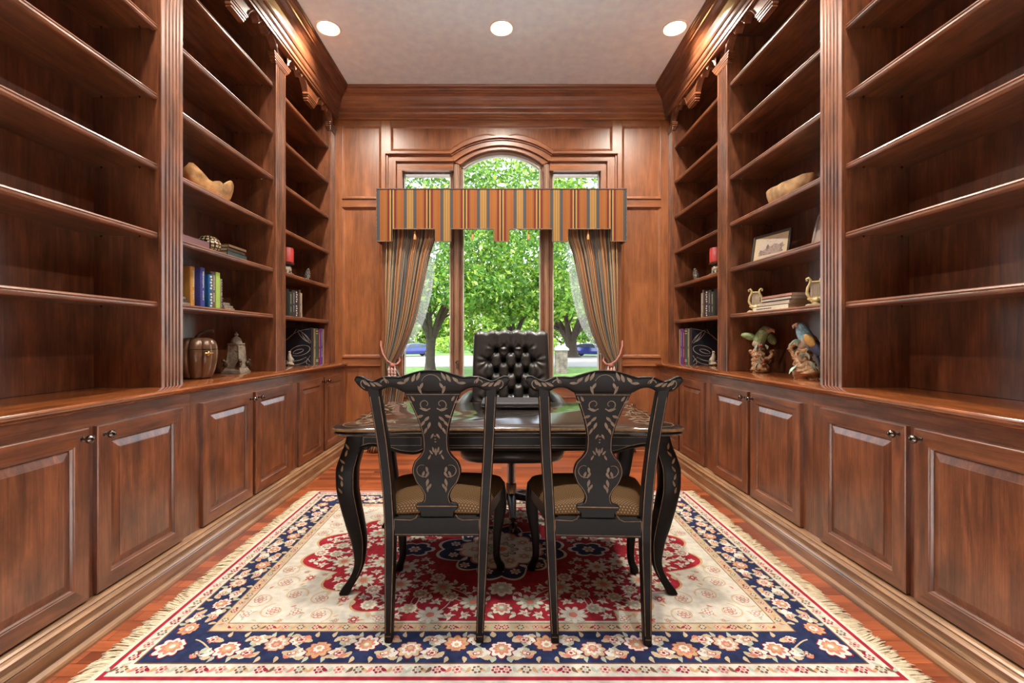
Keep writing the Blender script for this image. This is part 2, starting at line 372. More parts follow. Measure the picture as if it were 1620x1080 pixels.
# window
win = struct(empty('window_1', (0, BACK + .06, OPB)), 'three tall panes, the middle one arched'); woff = win.location.copy()
GY = BACK + .085; GH, GS0, GS1 = .393, .532, 1.005; GB = .757; GT = 2.848
M['winwood'] = wood('window_frame_wood', [(.18, .095, .056), (.30, .17, .105), (.42, .27, .18)], 'z', 1.0, .3, .7, .3)
b = MB()
b.box(-OPX, OPX, BACK - .03, BACK + .19, OPB - .02, OPB + .01); b.box(-OPX - .05, OPX + .05, BACK - .055, BACK + .0, OPB - .025, OPB + .005)
b.build('window_sill', M['winwood'], win, off=woff, bevel=.004)
b = MB()
for s in (-1, 1):
    for x0, x1, y in ((GS1, OPX + .005, BACK + .045), (.388 + .004, .420, BACK + .050), (.495, .530, BACK + .050), (.418, .432, BACK + .015), (.484, .498, BACK + .015), (.430, .486, BACK - .012)):
        xa, xb = sorted((s * x0, s * x1)); b.box(xa, xb, y, BACK + .10, OPB, (OPT if x0 > .6 else 2.93), 1 if x0 in (.418, .484) else 0)  # mullion recesses take darker wood, groove shade put into the colour
    xa, xb = sorted((s * .45, s * .466)); b.box(xa, xb, BACK - .026, BACK, OPB, 2.93)
    for x0, x1, zt in ((.3905, .401, 2.90), (.526, .536, GT), (.999, 1.007, GT)):
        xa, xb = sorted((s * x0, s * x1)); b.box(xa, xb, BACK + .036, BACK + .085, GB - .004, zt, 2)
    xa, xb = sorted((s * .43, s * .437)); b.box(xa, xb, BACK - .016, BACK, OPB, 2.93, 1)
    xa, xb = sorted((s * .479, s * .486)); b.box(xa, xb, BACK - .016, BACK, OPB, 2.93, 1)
    xa, xb = sorted((s * .53, s * GS1)); b.box(xa, xb, BACK + .045, BACK + .09, GT, OPT + .004); b.box(xa, xb, BACK + .03, BACK + .06, GT + .012, OPT + .004); b.box(xa, xb, BACK + .045, BACK + .12, OPB, GB)
b.box(-.392, .392, BACK + .045, BACK + .12, OPB, GB)
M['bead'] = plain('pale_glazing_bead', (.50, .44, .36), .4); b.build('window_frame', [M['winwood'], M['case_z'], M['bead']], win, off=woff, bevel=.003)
b = MB(); n = 28
for i in range(n):
    ta, tb = -1 + 2 * i / n, -1 + 2 * (i + 1) / n
    q = [(ta * .390, arc_z(ta * .39, .39, 2.905, 3.045)), (tb * .390, arc_z(tb * .39, .39, 2.905, 3.045)), (tb * .418, arc_z(tb * .418, .418, 2.926, 3.079)), (ta * .418, arc_z(ta * .418, .418, 2.926, 3.079))]
    b.prism([(x, BACK + .04, z) for x, z in q], (0, .08, 0))
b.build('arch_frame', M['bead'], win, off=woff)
for s in (-1, 1):
    b = MB(); xa, xb = sorted((s * .528, s * (GS1 + .003))); b.box(xa, xb, GY, GY + .005, GB - .003, GT + .003); b.build('pane', M['glass'], win, off=woff)
b = MB(); xs = [-.394 + .788 * i / 24 for i in range(25)]
pts = [(x, GY, arc_z(x, .394, 2.908, 3.048)) for x in xs]
b.prism([(-.394, GY, GB - .003)] + pts + [(.394, GY, GB - .003)], (0, .005, 0)); b.build('pane', M['glass'], win, off=woff)
for s in (-1, 1):
    b = MB(); x = s * .447; b.box(x - .012, x + .012, BACK - .030, BACK - .010, .85, .93); b.tube([(x, BACK - .03, .90), (x + .012 * s, BACK - .05, .905), (x + .02 * s, BACK - .055, .92)], .005, 8)
    b.build('window_handle', M['chrome'], win, off=woff)

# crown mouldings
CP = [(0, 3.385), (.014, 3.385), (.016, 3.400), (.024, 3.404), (.024, 3.432), (.030, 3.436), (.037, 3.448), (.034, 3.454), (.034, 3.480), (.042, 3.484), (.049, 3.497), (.052, 3.506), (.056, 3.525), (.068, 3.555), (.088, 3.580), (.112, 3.596), (.124, 3.600), (.128, 3.610), (.139, 3.614), (.150, 3.626), (.150, 3.638), (.160, 3.643), (.165, 3.652), (.165, 3.66), (0, 3.66)]
XW = 1.68
for s, nm in ((-1, 'trim_1'), (1, 'trim_2')):
    b = MB(); r0 = [(s * (XW - d), 1.0, z) for d, z in CP]; r1 = [(s * (XW - d), BACK - d, z) for d, z in CP]
    b.loft([r0, r1]); b.box(min(s * XW, s * 1.72), max(s * XW, s * 1.72), 1.0, BACK, 3.385, 3.66)
    struct(b.build(nm, M['case_y']), 'crown moulding over the bookcases')
b = MB(); b.loft([[(-(XW - d), BACK - d, z) for d, z in CP], [((XW - d), BACK - d, z) for d, z in CP]])
struct(b.build('trim_3', M['wall_x']), 'crown moulding over the window wall')
b = MB(); b.loft([[(-1.56, BACK - d, z) for d, z in ((0, 0), (.03, 0), (.03, .012), (.018, .02), (.018, .11), (.012, .12), (.012, .135), (0, .14))], [(1.56, BACK - d, z) for d, z in ((0, 0), (.03, 0), (.03, .012), (.018, .02), (.018, .11), (.012, .12), (.012, .135), (0, .14))]])
struct(b.build('baseboard_back', M['wall_x']))
BP = [(1.612, 0), (1.532, 0), (1.532, .010), (1.536, .018), (1.543, .024), (1.551, .027), (1.551, .072), (1.554, .076), (1.549, .082), (1.554, .089), (1.564, .092), (1.564, .105), (1.560, .109), (1.558, .116), (1.565, .122), (1.576, .125), (1.574, .131), (1.582, .136), (1.594, .139), (1.612, .140)]
for s, nm in ((-1, 'baseboard_left'), (1, 'baseboard_right')):
    b = MB(); b.loft([[(s * x, 1.10, z) for x, z in BP], [(s * x, BACK - .001, z) for x, z in BP]])
    struct(b.build(nm, M['base']))

# ceiling lights; the unseen hall rows are added to brighten the ceiling
M['lens'] = plain('lamp_lens', (.9, .9, .9), .4, emit=((1.0, .66, .24), 30.0))
rowlab = {(0, -1): 'lit round recessed ceiling light above the left bookcases', (0, 0): 'lit round recessed ceiling light in the middle of the ceiling', (0, 1): 'lit round recessed ceiling light above the right bookcases'}
LAMP_W = 36.0; HALL_FILL_W = 46.0
for r, y in enumerate((3.673, 2.08, -.25, -1.4)):
    for k in ((-1, 0, 1) if r < 2 else (-.62, .62)):
        x = k * 1.398
        t = thing('recessed_light', rowlab.get((r, k), 'lit recessed ceiling light out of view: middle row mirrored in the window glass, hall rows added as fill'), 'ceiling light', (x, y, CEIL), 0, 'recessed ceiling lights')
        b = MB(); b.lathe([(.100, 0), (.100, -.004), (.094, -.009), (.086, -.008), (.080, 0)], n=40); b.build('trim_ring', M['white'], t, smooth_ang=40)
        b = MB(); b.lathe([(.080, -.0005), (.080, -.003), (.05, -.004), (.001, -.0045)], n=32); b.build('lens', M['lens'], t)
        li = bpy.data.lights.new('lamp', 'AREA'); li.shape = 'DISK'; li.size = .15; li.energy = LAMP_W if r < 2 else HALL_FILL_W; li.color = (1.0, .91, .80) if r < 2 else (.94, .97, 1.0); li.spread = math.radians(146 if r < 2 else 70)
        lo = bpy.data.objects.new('lamp', li); COL.objects.link(lo); lo.parent = t; lo.location = (0, 0, -.012)
# ------------------------------------------------------------------ built-in cabinets and bookcases
BC = [1.197, 2.352, 3.507, 4.65]           # pilaster centre lines (the last is the wall)
PWH = .0775
SHZ = [1.337, 1.684, 2.027, 2.377, 2.723, 3.078]
def nested(b, o, ua, va, da, W, H, prof, mats=(0, 1), closemat=0):
    """rectangle of nested rings: prof = [(inset, depth)], o origin, ua/va in-plane axes, da outward axis"""
    o, ua, va, da = Vector(o), Vector(ua), Vector(va), Vector(da)
    rings = []
    for a, d in prof:
        rings.append([o + ua * u + va * v + da * d for u, v in ((a, a), (W - a, a), (W - a, H - a), (a, H - a))])
    for k in range(len(rings) - 1):
        A, B = rings[k], rings[k + 1]
        for i in range(4):
            j = (i + 1) % 4
            b.add([A[i], A[j], B[j], B[i]], [(0, 1, 2, 3)], mats[1] if i in (0, 2) else mats[0])
    b.add(rings[-1], [(0, 1, 2, 3)], closemat)
cablab = {(-1, 0): 'two-door cherry base cabinet under the empty left bookcase', (-1, 1): 'two-door cherry base cabinet under the pumpkin-shaped box', (-1, 2): 'two-door cherry base cabinet next to the left drape',
          (1, 0): 'two-door cherry base cabinet under the empty right bookcase', (1, 1): 'two-door cherry base cabinet under the parrot figurines', (1, 2): 'two-door cherry base cabinet next to the right drape'}
bclab = {(-1, 0): 'tall empty cherry bookcase bay along the left wall', (-1, 1): 'tall cherry bookcase bay holding pumpkin box and checkered ball', (-1, 2): 'tall cherry bookcase bay with red candle beside the left drape',
         (1, 0): 'tall empty cherry bookcase bay along the right wall', (1, 1): 'tall cherry bookcase bay holding the two parrot figurines', (1, 2): 'tall cherry bookcase bay with red candle beside the right drape'}
def shelf_mesh(s, y0, y1, z):
    # z = top surface; moulded nosing towards the room
    P = [(2.038, z), (1.728, z), (1.722, z - .003), (1.719, z - .009), (1.722, z - .014), (1.719, z - .017), (1.719, z - .023), (1.723, z - .029), (1.728, z - .032), (1.745, z - .032), (1.745, z - .020), (2.038, z - .020)]
    b = MB(); b.loft([[(s * x, y0, zz) for x, zz in P], [(s * x, y1, zz) for x, zz in P]])
    return b
def pilaster_mesh(s, y0, y1, z0, z1, nf=5):
    W = y1 - y0; pts = []
    m = .016 if nf > 3 else .02; step = (W - 2 * m) / nf; g = step * .58
    pts.append((1.7146, y0)); pts.append((CASE + .002, y0)); pts.append((CASE, y0 + .002))
    for k in range(nf):
        c = y0 + m + step * (k + .5)
        for j in range(7):
            a = PI * j / 6
            pts.append((CASE + .0085 * math.sin(a), c - g / 2 * math.cos(a)))
    pts += [(CASE, y1 - .002), (CASE + .002, y1), (1.7146, y1)]
    b = MB(); b.loft([[(s * x, y, z0) for x, y in pts], [(s * x, y, z1) for x, y in pts]])
    return b
def capital_mesh(s, y0, y1):
    b = MB()
    for z0, z1, p in ((3.226, 3.236, .004), (3.236, 3.250, .007), (3.250, 3.266, .011), (3.266, 3.280, .014), (3.280, 3.292, .017)):
        xa, xb = sorted((s * (CASE - p), s * 1.735)); b.box(xa, xb, y0 - p * 3.2, min(y1 + p * 3.2, BACK - .001), z0, z1)
    return b
def arch_out(u):
    """under-edge of the scalloped frieze for u in 0..1 from capital to bracket (one arch)"""
    lo, cusp = 3.292, 3.346
    if u < .36: t = u / .36; return lerp(lo, cusp, 0) + (math.sin(min(1, t * 1.25) * PI / 2) ** .7) * .100 - (max(0, t - .75) / .25) ** 1.5 * .046
    if u > .64: return arch_out(1 - u)
    t = (u - .36) / .28; return cusp + .045 * math.sin(t * PI) ** .6
def frieze_mesh(s, y0, y1):
    b = MB(); X0, X1 = 1.688, 1.736; n = 88
    ym = (y0 + y1) / 2; bw = .092
    def zo(y):
        if abs(y - ym) < bw: return 3.292
        if y < ym: return arch_out((y - y0) / (ym - bw - y0))
        return arch_out((y - ym - bw) / (y1 - ym - bw))
    ys = [lerp(y0, y1, i / n) for i in range(n + 1)]
    ra = [(s * X0, y, zo(y)) for y in ys] ; rb = [(s * X1, y, zo(y)) for y in ys]; rc = [(s * X1, y, 3.44) for y in ys]; rd = [(s * X0, y, 3.44) for y in ys]
    b.loft([ra, rb, rc, rd, ra], cap=False, closed=False)
    # bead following the scallops
    for seg in ((y0 + .002, ym - bw), (ym + bw, y1 - .002)):
        m = 48; path = [(s * (X0 - .001), lerp(seg[0], seg[1], i / m), zo(lerp(seg[0] + 1e-4, seg[1] - 1e-4, i / m)) + .003) for i in range(m + 1)]
        b.tube(path, .0075, 6)
    return b
def bracket_mesh(s, ym):
    b = MB()
    for z0, z1, p, w in ((3.236, 3.250, .003, .072), (3.250, 3.270, .008, .080), (3.270, 3.284, .013, .088), (3.284, 3.300, .017, .098)):
        xa, xb = sorted((s * (CASE - p), s * 1.735)); b.box(xa, xb, ym - w, ym + w, z0, z1)
    return b
for s in (-1, 1):
    side = 'left' if s < 0 else 'right'
    def sbox(b, x0, x1, *r, mat=0):
        xa, xb = sorted((s * x0, s * x1)); b.box(xa, xb, *r, mat)
    # continuous counter
    CPF = [(2.05, .87), (1.603, .87), (1.600, .874), (1.592, .876), (1.586, .880), (1.586, .884), (1.574, .887), (1.570, .892), (1.569, .898), (1.573, .904), (1.580, .9075), (2.05, .9075)]
    b = MB(); b.loft([[(s * x, 1.10, z) for x, z in CPF], [(s * x, BACK - .002, z) for x, z in CPF]])
    tag(b.build('wood_countertop', M['counter'], smooth_ang=35), 'long glossy cherry countertop along the %s wall' % side, 'countertop', 'cherry countertops')
    for k in range(3):
        y0, y1 = BC[k], BC[k + 1]
        if k == 2: y1 = BACK - .003
        t = thing('base_cabinet', cablab[s, k], 'cabinet', (s * CABX, (y0 + y1) / 2, 0), 0, 'cherry base cabinets'); off = t.location.copy()
        b = MB(); sbox(b, CABX, 2.05, y0 + .0006, y1 - .0006, 0, .868); sbox(b, CABX - .0012, 1.70, y0 + .0008, y1 - .0008, .81, .868, mat=1); b.build('body', [M['case_z'], M['case_y']], t, off=off)
        d0, dm = (y0 + .075, .036)
        dl = (1.005 - dm) / 2
        for j in (0, 1):
            ya = d0 + j * (dl + dm); Z0, Z1 = .146, .807
            b = MB(); o = (s * CABX, ya, Z0)
            prof = [(0, 0), (0, .017), (.0035, .020), (.060, .020), (.063, .0175), (.066, .0165), (.071, .010), (.0715, .008)]
            nested(b, o, (0, 1, 0), (0, 0, 1), (-s, 0, 0), dl, Z1 - Z0, prof)
            d = b.build('door', [M['case_z'], M['case_y']], t, off=off)
            b = MB(); i = .072
            nested(b, (s * (CABX - .0085), ya + i, Z0 + i), (0, 1, 0), (0, 0, 1), (-s, 0, 0), dl - 2 * i, Z1 - Z0 - 2 * i, [(0, 0), (.004, 0), (.030, .0085), (.0305, .0105), (.033, .011)])
            b.build('raised_panel', [M['case_z'], M['case_z']], d, off=off)
            yk = ya + dl - .030 if j == 0 else ya + .030
            b = MB(); b.lathe([(.009, 0), (.009, .003), (.005, .005), (.0045, .014), (.009, .017), (.0145, .023), (.0165, .030), (.0145, .037), (.008, .042), (.0005, .0435)], n=20, axis='x')
            b.v = [(-s * x, y, z) for x, y, z in b.v]; b.xform(Matrix.Translation((s * (CABX - .020), yk, .770)))
            b.build('knob', M['nickel'], d, off=off, smooth_ang=50)
    for k in range(3):
        c0, c1 = BC[k], BC[k + 1]
        last = k == 2
        yo0 = c0 + PWH; yo1 = c1 - PWH if not last else 4.53
        t = thing('bookcase', bclab[s, k], 'bookcase', (s * 1.87, (c0 + c1) / 2, .9075), 0, 'built-in bookcase bays'); off = t.location.copy()
        b = MB(); sbox(b, 2.038, 2.054, c0 + .0005, (c1 if not last else BACK - .002) - .0005, .9085, 3.62); b.build('back_panel', M['case_z'], t, off=off)
        b = MB(); sbox(b, 1.715, 2.0375, c0 + .0005, yo0, .9085, 3.45); b.build('side_panel', M['case_z'], t, off=off)
        b = MB(); sbox(b, 1.715, 2.0375, yo1, (c1 if not last else BACK - .002) - .0005, .9085, 3.45); b.build('side_panel', M['case_z'], t, off=off)
        b = MB(); sbox(b, 1.715, 2.0375, yo0, yo1, 3.43, 3.45); b.build('top_panel', M['case_y'], t, off=off)
        for z in SHZ:
            sh = shelf_mesh(s, yo0 + .0005, yo1 - .0005, z).build('shelf', M['case_y'], t, off=off)
            for yy in (yo0 + .012, yo1 - .012):
                for xx in (1.80, 1.99):
                    b = MB(); b.lathe([(.0045, 0), (.0045, -.004), (.002, -.009)], (s * xx, yy, z - .0202), 8); b.build('shelf_pin', M['nickel'], sh, off=off)
        def pil(ya, yb, nf=5):
            p = pilaster_mesh(s, ya, yb, .9085, 3.228, nf).build('fluted_pilaster', M['case_z'], t, off=off)
            capital_mesh(s, ya, yb).build('capital', M['case_y'], p, off=off, bevel=.003)
        if k == 0: pil(c0 - PWH, c0 + PWH)
        if not last: pil(c1 - PWH, c1 + PWH)
        else: pil(4.53, BACK - .002, 4)
        f = frieze_mesh(s, yo0, yo1).build('scalloped_frieze', M['case_y'], t, off=off)
        bracket_mesh(s, (yo0 + yo1) / 2).build('bracket', M['case_y'], f, off=off, bevel=.003)
        if k == 0:
            pass
# ------------------------------------------------------------------ ornament helpers (flat painted motifs on a surface)
class Orn:
    def __init__(s, mb, fn): s.b, s.fn = mb, fn
    def poly(s, pts, mat):
        s.b.add([s.fn(u, v) for u, v in pts], [tuple(range(len(pts)))], mat)
    def leaf(s, u, v, L, w, a, mat, curl=0.0, n=6):
        up, dn = [], []
        for i in range(n + 1):
            t = i / n; x = t * L; h = w * math.sin(PI * t ** .8) * .5; w = w * .86 if i == 0 else w; y0 = curl * L * math.sin(PI * t * .5) ** 2
            up.append((x, y0 + h)); dn.append((x, y0 - h))
        ca, sa = math.cos(a), math.sin(a)
        rot = lambda p: (u + p[0] * ca - p[1] * sa, v + p[0] * sa + p[1] * ca)
        pts = [rot(p) for p in up] ; q = [rot(p) for p in dn]
        for i in range(n): s.b.add([s.fn(*pts[i]), s.fn(*pts[i + 1]), s.fn(*q[i + 1]), s.fn(*q[i])], [(0, 1, 2, 3)], mat)
    def strip(s, path, w, mat):
        m = len(path); L, R = [], []
        for i in range(m):
            a, c = path[max(0, i - 1)], path[min(m - 1, i + 1)]
            dx, dy = c[0] - a[0], c[1] - a[1]; d = math.hypot(dx, dy) or 1
            ww = w(i / (m - 1)) if callable(w) else w
            L.append((path[i][0] - dy / d * ww / 2, path[i][1] + dx / d * ww / 2)); R.append((path[i][0] + dy / d * ww / 2, path[i][1] - dx / d * ww / 2))
        for i in range(m - 1): s.b.add([s.fn(*L[i]), s.fn(*L[i + 1]), s.fn(*R[i + 1]), s.fn(*R[i])], [(0, 1, 2, 3)], mat)
    def spiral(s, u, v, r0, r1, a0, a1, w, mat, n=18):
        s.strip([(u + lerp(r0, r1, i / n) * math.cos(lerp(a0, a1, i / n)), v + lerp(r0, r1, i / n) * math.sin(lerp(a0, a1, i / n))) for i in range(n + 1)], lambda t: w * (1.1 - .6 * t), mat)
def mir(f):
    for s in (-1, 1): f(s)
def mang(a, s): return a if s > 0 else PI - a
RUGZ = .0152
def sq_ring(c, hx, hy, z, n=20, p=3.2):
    r = []
    for i in range(n):
        a = 2 * PI * i / n; ca, sa = math.cos(a), math.sin(a)
        r.append((c[0] + hx * math.copysign(abs(ca) ** (2 / p), ca), c[1] + hy * math.copysign(abs(sa) ** (2 / p), sa), z))
    return r

# ------------------------------------------------------------------ the two side chairs (built facing +Y)
def ypost(z): return pw([(0, -.262), (.2, -.222), (.42, -.182), (.55, -.186), (.7, -.212), (.85, -.262), (1.03, -.335)], z)
def xpost(z): return pw([(0, .171), (.42, .186), (.7, .202), (.97, .2165)], z)
def crest_hi(x):
    x = abs(x); return pw([(0, 1.024), (.03, 1.0225), (.06, 1.016), (.10, 1.004), (.122, .999), (.14, 1.001), (.17, 1.000), (.195, .991), (.216, .983), (.232, .987), (.25, .997), (.265, 1.002), (.276, .999), (.283, .988)], x)
def crest_lo(x):
    x = abs(x); return pw([(0, .936), (.10, .936), (.112, .942), (.13, .953), (.155, .958), (.175, .954), (.195, .943), (.215, .940), (.245, .941), (.262, .951), (.275, .966), (.283, .983)], x)
def splat_w(z): return pw([(.434, .066), (.458, .068), (.470, .083), (.484, .084), (.492, .058), (.518, .050), (.545, .060), (.58, .085), (.62, .096), (.655, .087), (.685, .062), (.712, .050), (.75, .049), (.80, .056), (.85, .070), (.90, .088), (.938, .104)], z)
SEATM = [M['black'], M['goldp'], M['goldl']]
def make_chair(label):
    t = thing('side_chair', label, 'chair', (0, 0, 0), 0, 'carved black side chairs at the desk')
    # crest rail
    b = MB(); n = 72; xs = [.283 * math.sin(lerp(-1, 1, i / n) * PI / 2) for i in range(n + 1)]; rings = []
    def cy(x, z): return ypost(z) - .010 + .25 * x * x
    for x in xs:
        hi, lo = crest_hi(x), crest_lo(x); mid = (hi + lo) / 2; h = max(.004, (hi - lo) / 2); th = .017; ring = []
        for i in range(16):
            a = 2 * PI * i / 16; ca, sa = math.cos(a), math.sin(a)
            zz = mid + h * math.copysign(abs(sa) ** .55, sa); yy = cy(x, mid) + th * math.copysign(abs(ca) ** .55, ca) - (zz - mid) * .42
            ring.append((x, yy, zz))
        rings.append(ring)
    b.loft(rings)
    cf = lambda u, v: (u, cy(u, (crest_hi(u) + crest_lo(u)) / 2) - .0182 - (v - (crest_hi(u) + crest_lo(u)) / 2) * .42, v)
    o = Orn(b, cf)
    for s in (-1, 1):
        for u, v, L, w, a, c in ((.125, .975, .034, .012, PI * .95, .1), (.098, .978, .030, .014, PI * .72, .1), (.070, .980, .034, .014, PI * .68, -.1), (.052, .985, .036, .013, PI * .60, .1), (.030, .978, .034, .012, -PI * .38, .1), (.050, .966, .036, .012, -PI * .66, .1),
                                 (.180, .964, .036, .012, .25, .15), (.205, .962, .026, .012, .55, .1), (.225, .962, .026, .011, .7, .1), (.238, .966, .026, .010, .9, .1), (.160, .974, .03, .010, .9, .2)):
            o.leaf(s * u, v, L, w, mang(a, s), 1, c * s)
        o.spiral(s * .243, .975, .021, .006, mang(-1.4, s), mang(2.6, s), .0035, 1)
        o.spiral(s * .165, .973, .020, .010, mang(.2, s), mang(3.0, s), .0035, 1)
    o.spiral(0, .972, .036, .036, .35, PI - .35, .0032, 1)
    b.build('crest_rail', SEATM, t, smooth_ang=50)
    # splat
    b = MB(); zs = [lerp(.436, .938, i / 70) for i in range(71)]; th = .008
    sy = lambda z: ypost(z) - .004
    rings = [[(-splat_w(z), sy(z) - th * .6, z), (-splat_w(z) + .004, sy(z) - th, z), (splat_w(z) - .004, sy(z) - th, z), (splat_w(z), sy(z) - th * .6, z), (splat_w(z), sy(z) + th, z), (-splat_w(z), sy(z) + th, z)] for z in zs]
    b.loft(rings)
    sf = lambda u, v: (u, sy(v) - th - .0012, v); o = Orn(b, sf)
    for s in (-1, 1):
        o.strip([(s * (splat_w(z) - .006), z) for z in zs if z > .49 and z < .93], .0022, 2)
        o.spiral(s * .030, .893, .024, .007, mang(-2.4, s), mang(4.2, s), .0042, 1, 24)
        for u, v, L, w, a in ((.020, .868, .034, .013, .15), (.040, .850, .030, .013, -.5), (.018, .845, .032, .013, -.9), (.036, .828, .030, .012, -1.1), (.016, .823, .034, .013, -1.35), (.030, .800, .030, .011, -1.3),
                              (.068, .905, .024, .011, .9), (.078, .900, .022, .010, .2), (.006, .775, .024, .010, -1.2),
                              (.012, .690, .022, .009, .8), (.006, .696, .026, .010, 1.2), (.030, .668, .024, .009, 1.9), (.040, .640, .030, .012, -1.9), (.048, .622, .030, .012, -1.4), (.030, .618, .028, .012, -1.2), (.034, .590, .034, .013, -1.5), (.022, .570, .030, .012, -1.2), (.036, .560, .026, .010, -1.7)):
            o.leaf(s * u, v, L, w, mang(a, s), 1, .1 * s)
        o.spiral(s * .052, .628, .032, .016, mang(-1.9, s), mang(1.9, s), .0032, 1)
    for v in (.765, .752, .741): o.leaf(-.004, v, .008, .006, 0, 1)
    o.leaf(0, .684, .032, .012, PI / 2, 1)
    o.strip([(-.10, .931), (.10, .931)], .0022, 2)
    o.strip([(-.080, .4795), (.080, .4795)], .004, 2)
    b.build('splat', SEATM, t)
    # rear legs run up as the back posts
    for s in (-1, 1):
        b = MB(); zs = [i / 30 * .955 for i in range(31)]; rings = []
        hw = lambda z: pw([(0, .0145), (.42, .0205), (.95, .0215)], z); hd = lambda z: pw([(0, .016), (.42, .022), (.95, .014)], z)
        for z in zs:
            x, y, w, d = s * xpost(z), ypost(z), hw(z), hd(z)
            c = .004
            rings.append([(x - w, y - d + c, z), (x - w + c, y - d, z), (x + w - c, y - d, z), (x + w, y - d + c, z), (x + w, y + d, z), (x - w, y + d, z)])
        b.loft(rings)
        for q in (-1, 1):
            o = Orn(b, lambda u, v: (u, ypost(v) - hd(v) - .0008, v))
            o.strip([(s * xpost(z) + q * (hw(z) - .005), z) for z in zs if z > .02 and z < .93], .0024, 2)
        o.strip([(s * xpost(.02) - .010, .02), (s * xpost(.02) + .010, .02)], .003, 2)
        b.build('rear_leg', SEATM, t)
    # seat frame
    b = MB()
    y = -.188
    b.box(-.172, .172, y - .014, y + .014, .365, .436)
    for s in (-1, 1):
        b.prism([(s * .172, y, .368), (s * .262, .262, .368), (s * .242, .272, .368), (s * .152, y, .368)], (0, 0, .068))
    b.box(-.245, .245, .245, .272, .368, .436)
    o = Orn(b, lambda u, v: (u, y - .0148, v))
    o.strip([(-.166, .372), (.166, .372)], .0022, 2); o.strip([(-.166, .372), (-.166, .43)], .0022, 2); o.strip([(.166, .372), (.166, .43)], .0022, 2)
    for s in (-1, 1): o.strip([(s * .166, .43), (s * .10, .428), (s * .082, .436), (s * .074, .45)], .0026, 2)
    b.build('seat_rail', SEATM, t)
    # front cabriole legs
    for s in (-1, 1):
        b = MB(); tab = [(0, .012, .019), (.012, .012, .021), (.03, .008, .020), (.055, -.004, .0175), (.09, -.010, .0165), (.16, -.008, .019), (.25, .002, .026), (.32, .009, .031), (.37, .008, .031), (.43, .004, .028)]
        rings = []
        for i in range(28):
            z = .43 * i / 27; c = pw([(a, bb) for a, bb, _ in tab], z); h = pw([(a, cc) for a, _, cc in tab], z)
            rings.append(sq_ring((s * (.238 + c), .250 + c, 0), h, h, z, 16, 3))
        b.loft(rings); b.build('front_leg', SEATM, t, smooth_ang=60)
    # cushion
    b = MB(); nu, nv = 26, 20
    def wy(v): return pw([(0, .178), (.35, .215), (.75, .262), (.93, .268), (1, .250)], v)
    top, bot = [], []
    for j in range(nv + 1):
        v = j / nv; yy = lerp(-.172, .292, v); rowt, rowb = [], []
        for i in range(nu + 1):
            u = -1 + 2 * i / nu
            e = (1 - abs(u) ** 6) * (1 - abs(2 * v - 1) ** 6)
            cr = .022 * (1 - u * u) * math.sin(PI * clamp(v * .9 + .08))
            yoff = -.03 * abs(u) ** 4 * smooth((v - .7) / .3)
            z = .440 + .040 * e ** .35 + cr
            rowt.append((wy(v) * u, yy + yoff, z)); rowb.append((wy(v) * u * .98, yy + yoff, .434))
        top.append(rowt); bot.append(rowb)
    def grid(rows):
        base = len(b.v); w = len(rows[0])
        for r in rows: b.v += r
        for j in range(len(rows) - 1):
            for i in range(w - 1):
                k = base + j * w + i; b.f.append((k, k + 1, k + w + 1, k + w)); b.m.append(0)
    grid(top); grid(bot)
    for rows in ((top[0], bot[0]), (top[-1], bot[-1]), ([r[0] for r in top], [r[0] for r in bot]), ([r[-1] for r in top], [r[-1] for r in bot])): grid(list(rows))
    b.build('seat_cushion', M['seatfab'], t, smooth_ang=75)
    return t
def copy_tree(o, parent=None):
    c = o.copy(); COL.objects.link(c)
    if parent is not None: c.parent = parent
    for ch in list(o.children): copy_tree(ch, c)
    return c
ch1 = make_chair('carved black side chair with its back to the viewer, on the left')
ch2 = copy_tree(ch1); ch2['label'] = 'carved black side chair with its back to the viewer, on the right'
ch1.location = (-.2535, 1.98, RUGZ); ch2.location = (.384, 1.968, RUGZ); ch2.rotation_euler = (0, 0, math.radians(-2.6))

# ------------------------------------------------------------------ writing desk
DY = 2.40; TOPZ = .7615
desk = thing('writing_desk', 'black lacquered writing desk with curved legs and gold painted edging', 'desk', (0, DY, RUGZ)); doff = Vector((0, DY, 0)); 
dz = -RUGZ
def desk_outline(k=1.0, inset=0.0):
    q = [(0, -.402), (.30, -.402), (.42, -.405), (.50, -.416), (.56, -.428), (.62, -.430), (.68, -.425), (.722, -.412), (.744, -.385), (.748, -.35), (.738, -.315), (.716, -.285), (.706, -.24), (.708, -.16), (.714, -.08), (.716, 0)]
    q = [(x - inset * (1 if x > .3 else 0), y + inset) for x, y in q]
    A = q + [(x, -y) for x, y in reversed(q[:-1])]
    full = A + [(-x, y) for x, y in reversed(A)][1:-1]
    return full
b = MB(); rings = []
for ins, z in ((.020, TOPZ - .040), (.010, TOPZ - .036), (.006, TOPZ - .028), (.010, TOPZ - .022), (.002, TOPZ - .016), (0, TOPZ - .010), (.003, TOPZ - .004), (.010, TOPZ)):
    rings.append([(x, y, z + dz) for x, y in desk_outline(1, ins)])
b.loft(rings)
nring = len(desk_outline()); 
for f in range(nring * 4, nring * 6): b.m[f] = 1
o = Orn(b, lambda u, v: (u, v, TOPZ + .0006 + dz))
outl = desk_outline(1, .034); o.strip(outl + [outl[0]], .004, 1)
for s in (-1, 1):
    for k in range(46):
        rr = random.random(); yy = -.34 + .68 * random.random(); xx = s * (.60 + .075 * random.random() - .10 * (abs(yy) > .2) * random.random())
        o.leaf(xx, yy, .055, .016, random.random() * 2 * PI, 2, .15)
    for yy in (-.27, -.13, 0, .13, .27):
        o.spiral(s * .63, yy, .055, .014, mang(-1.5, s), mang(3.2, s), .007, 2, 20)
b.build('tabletop', [M['blacktop'], M['goldl'], M['goldp']], desk, smooth_ang=32)
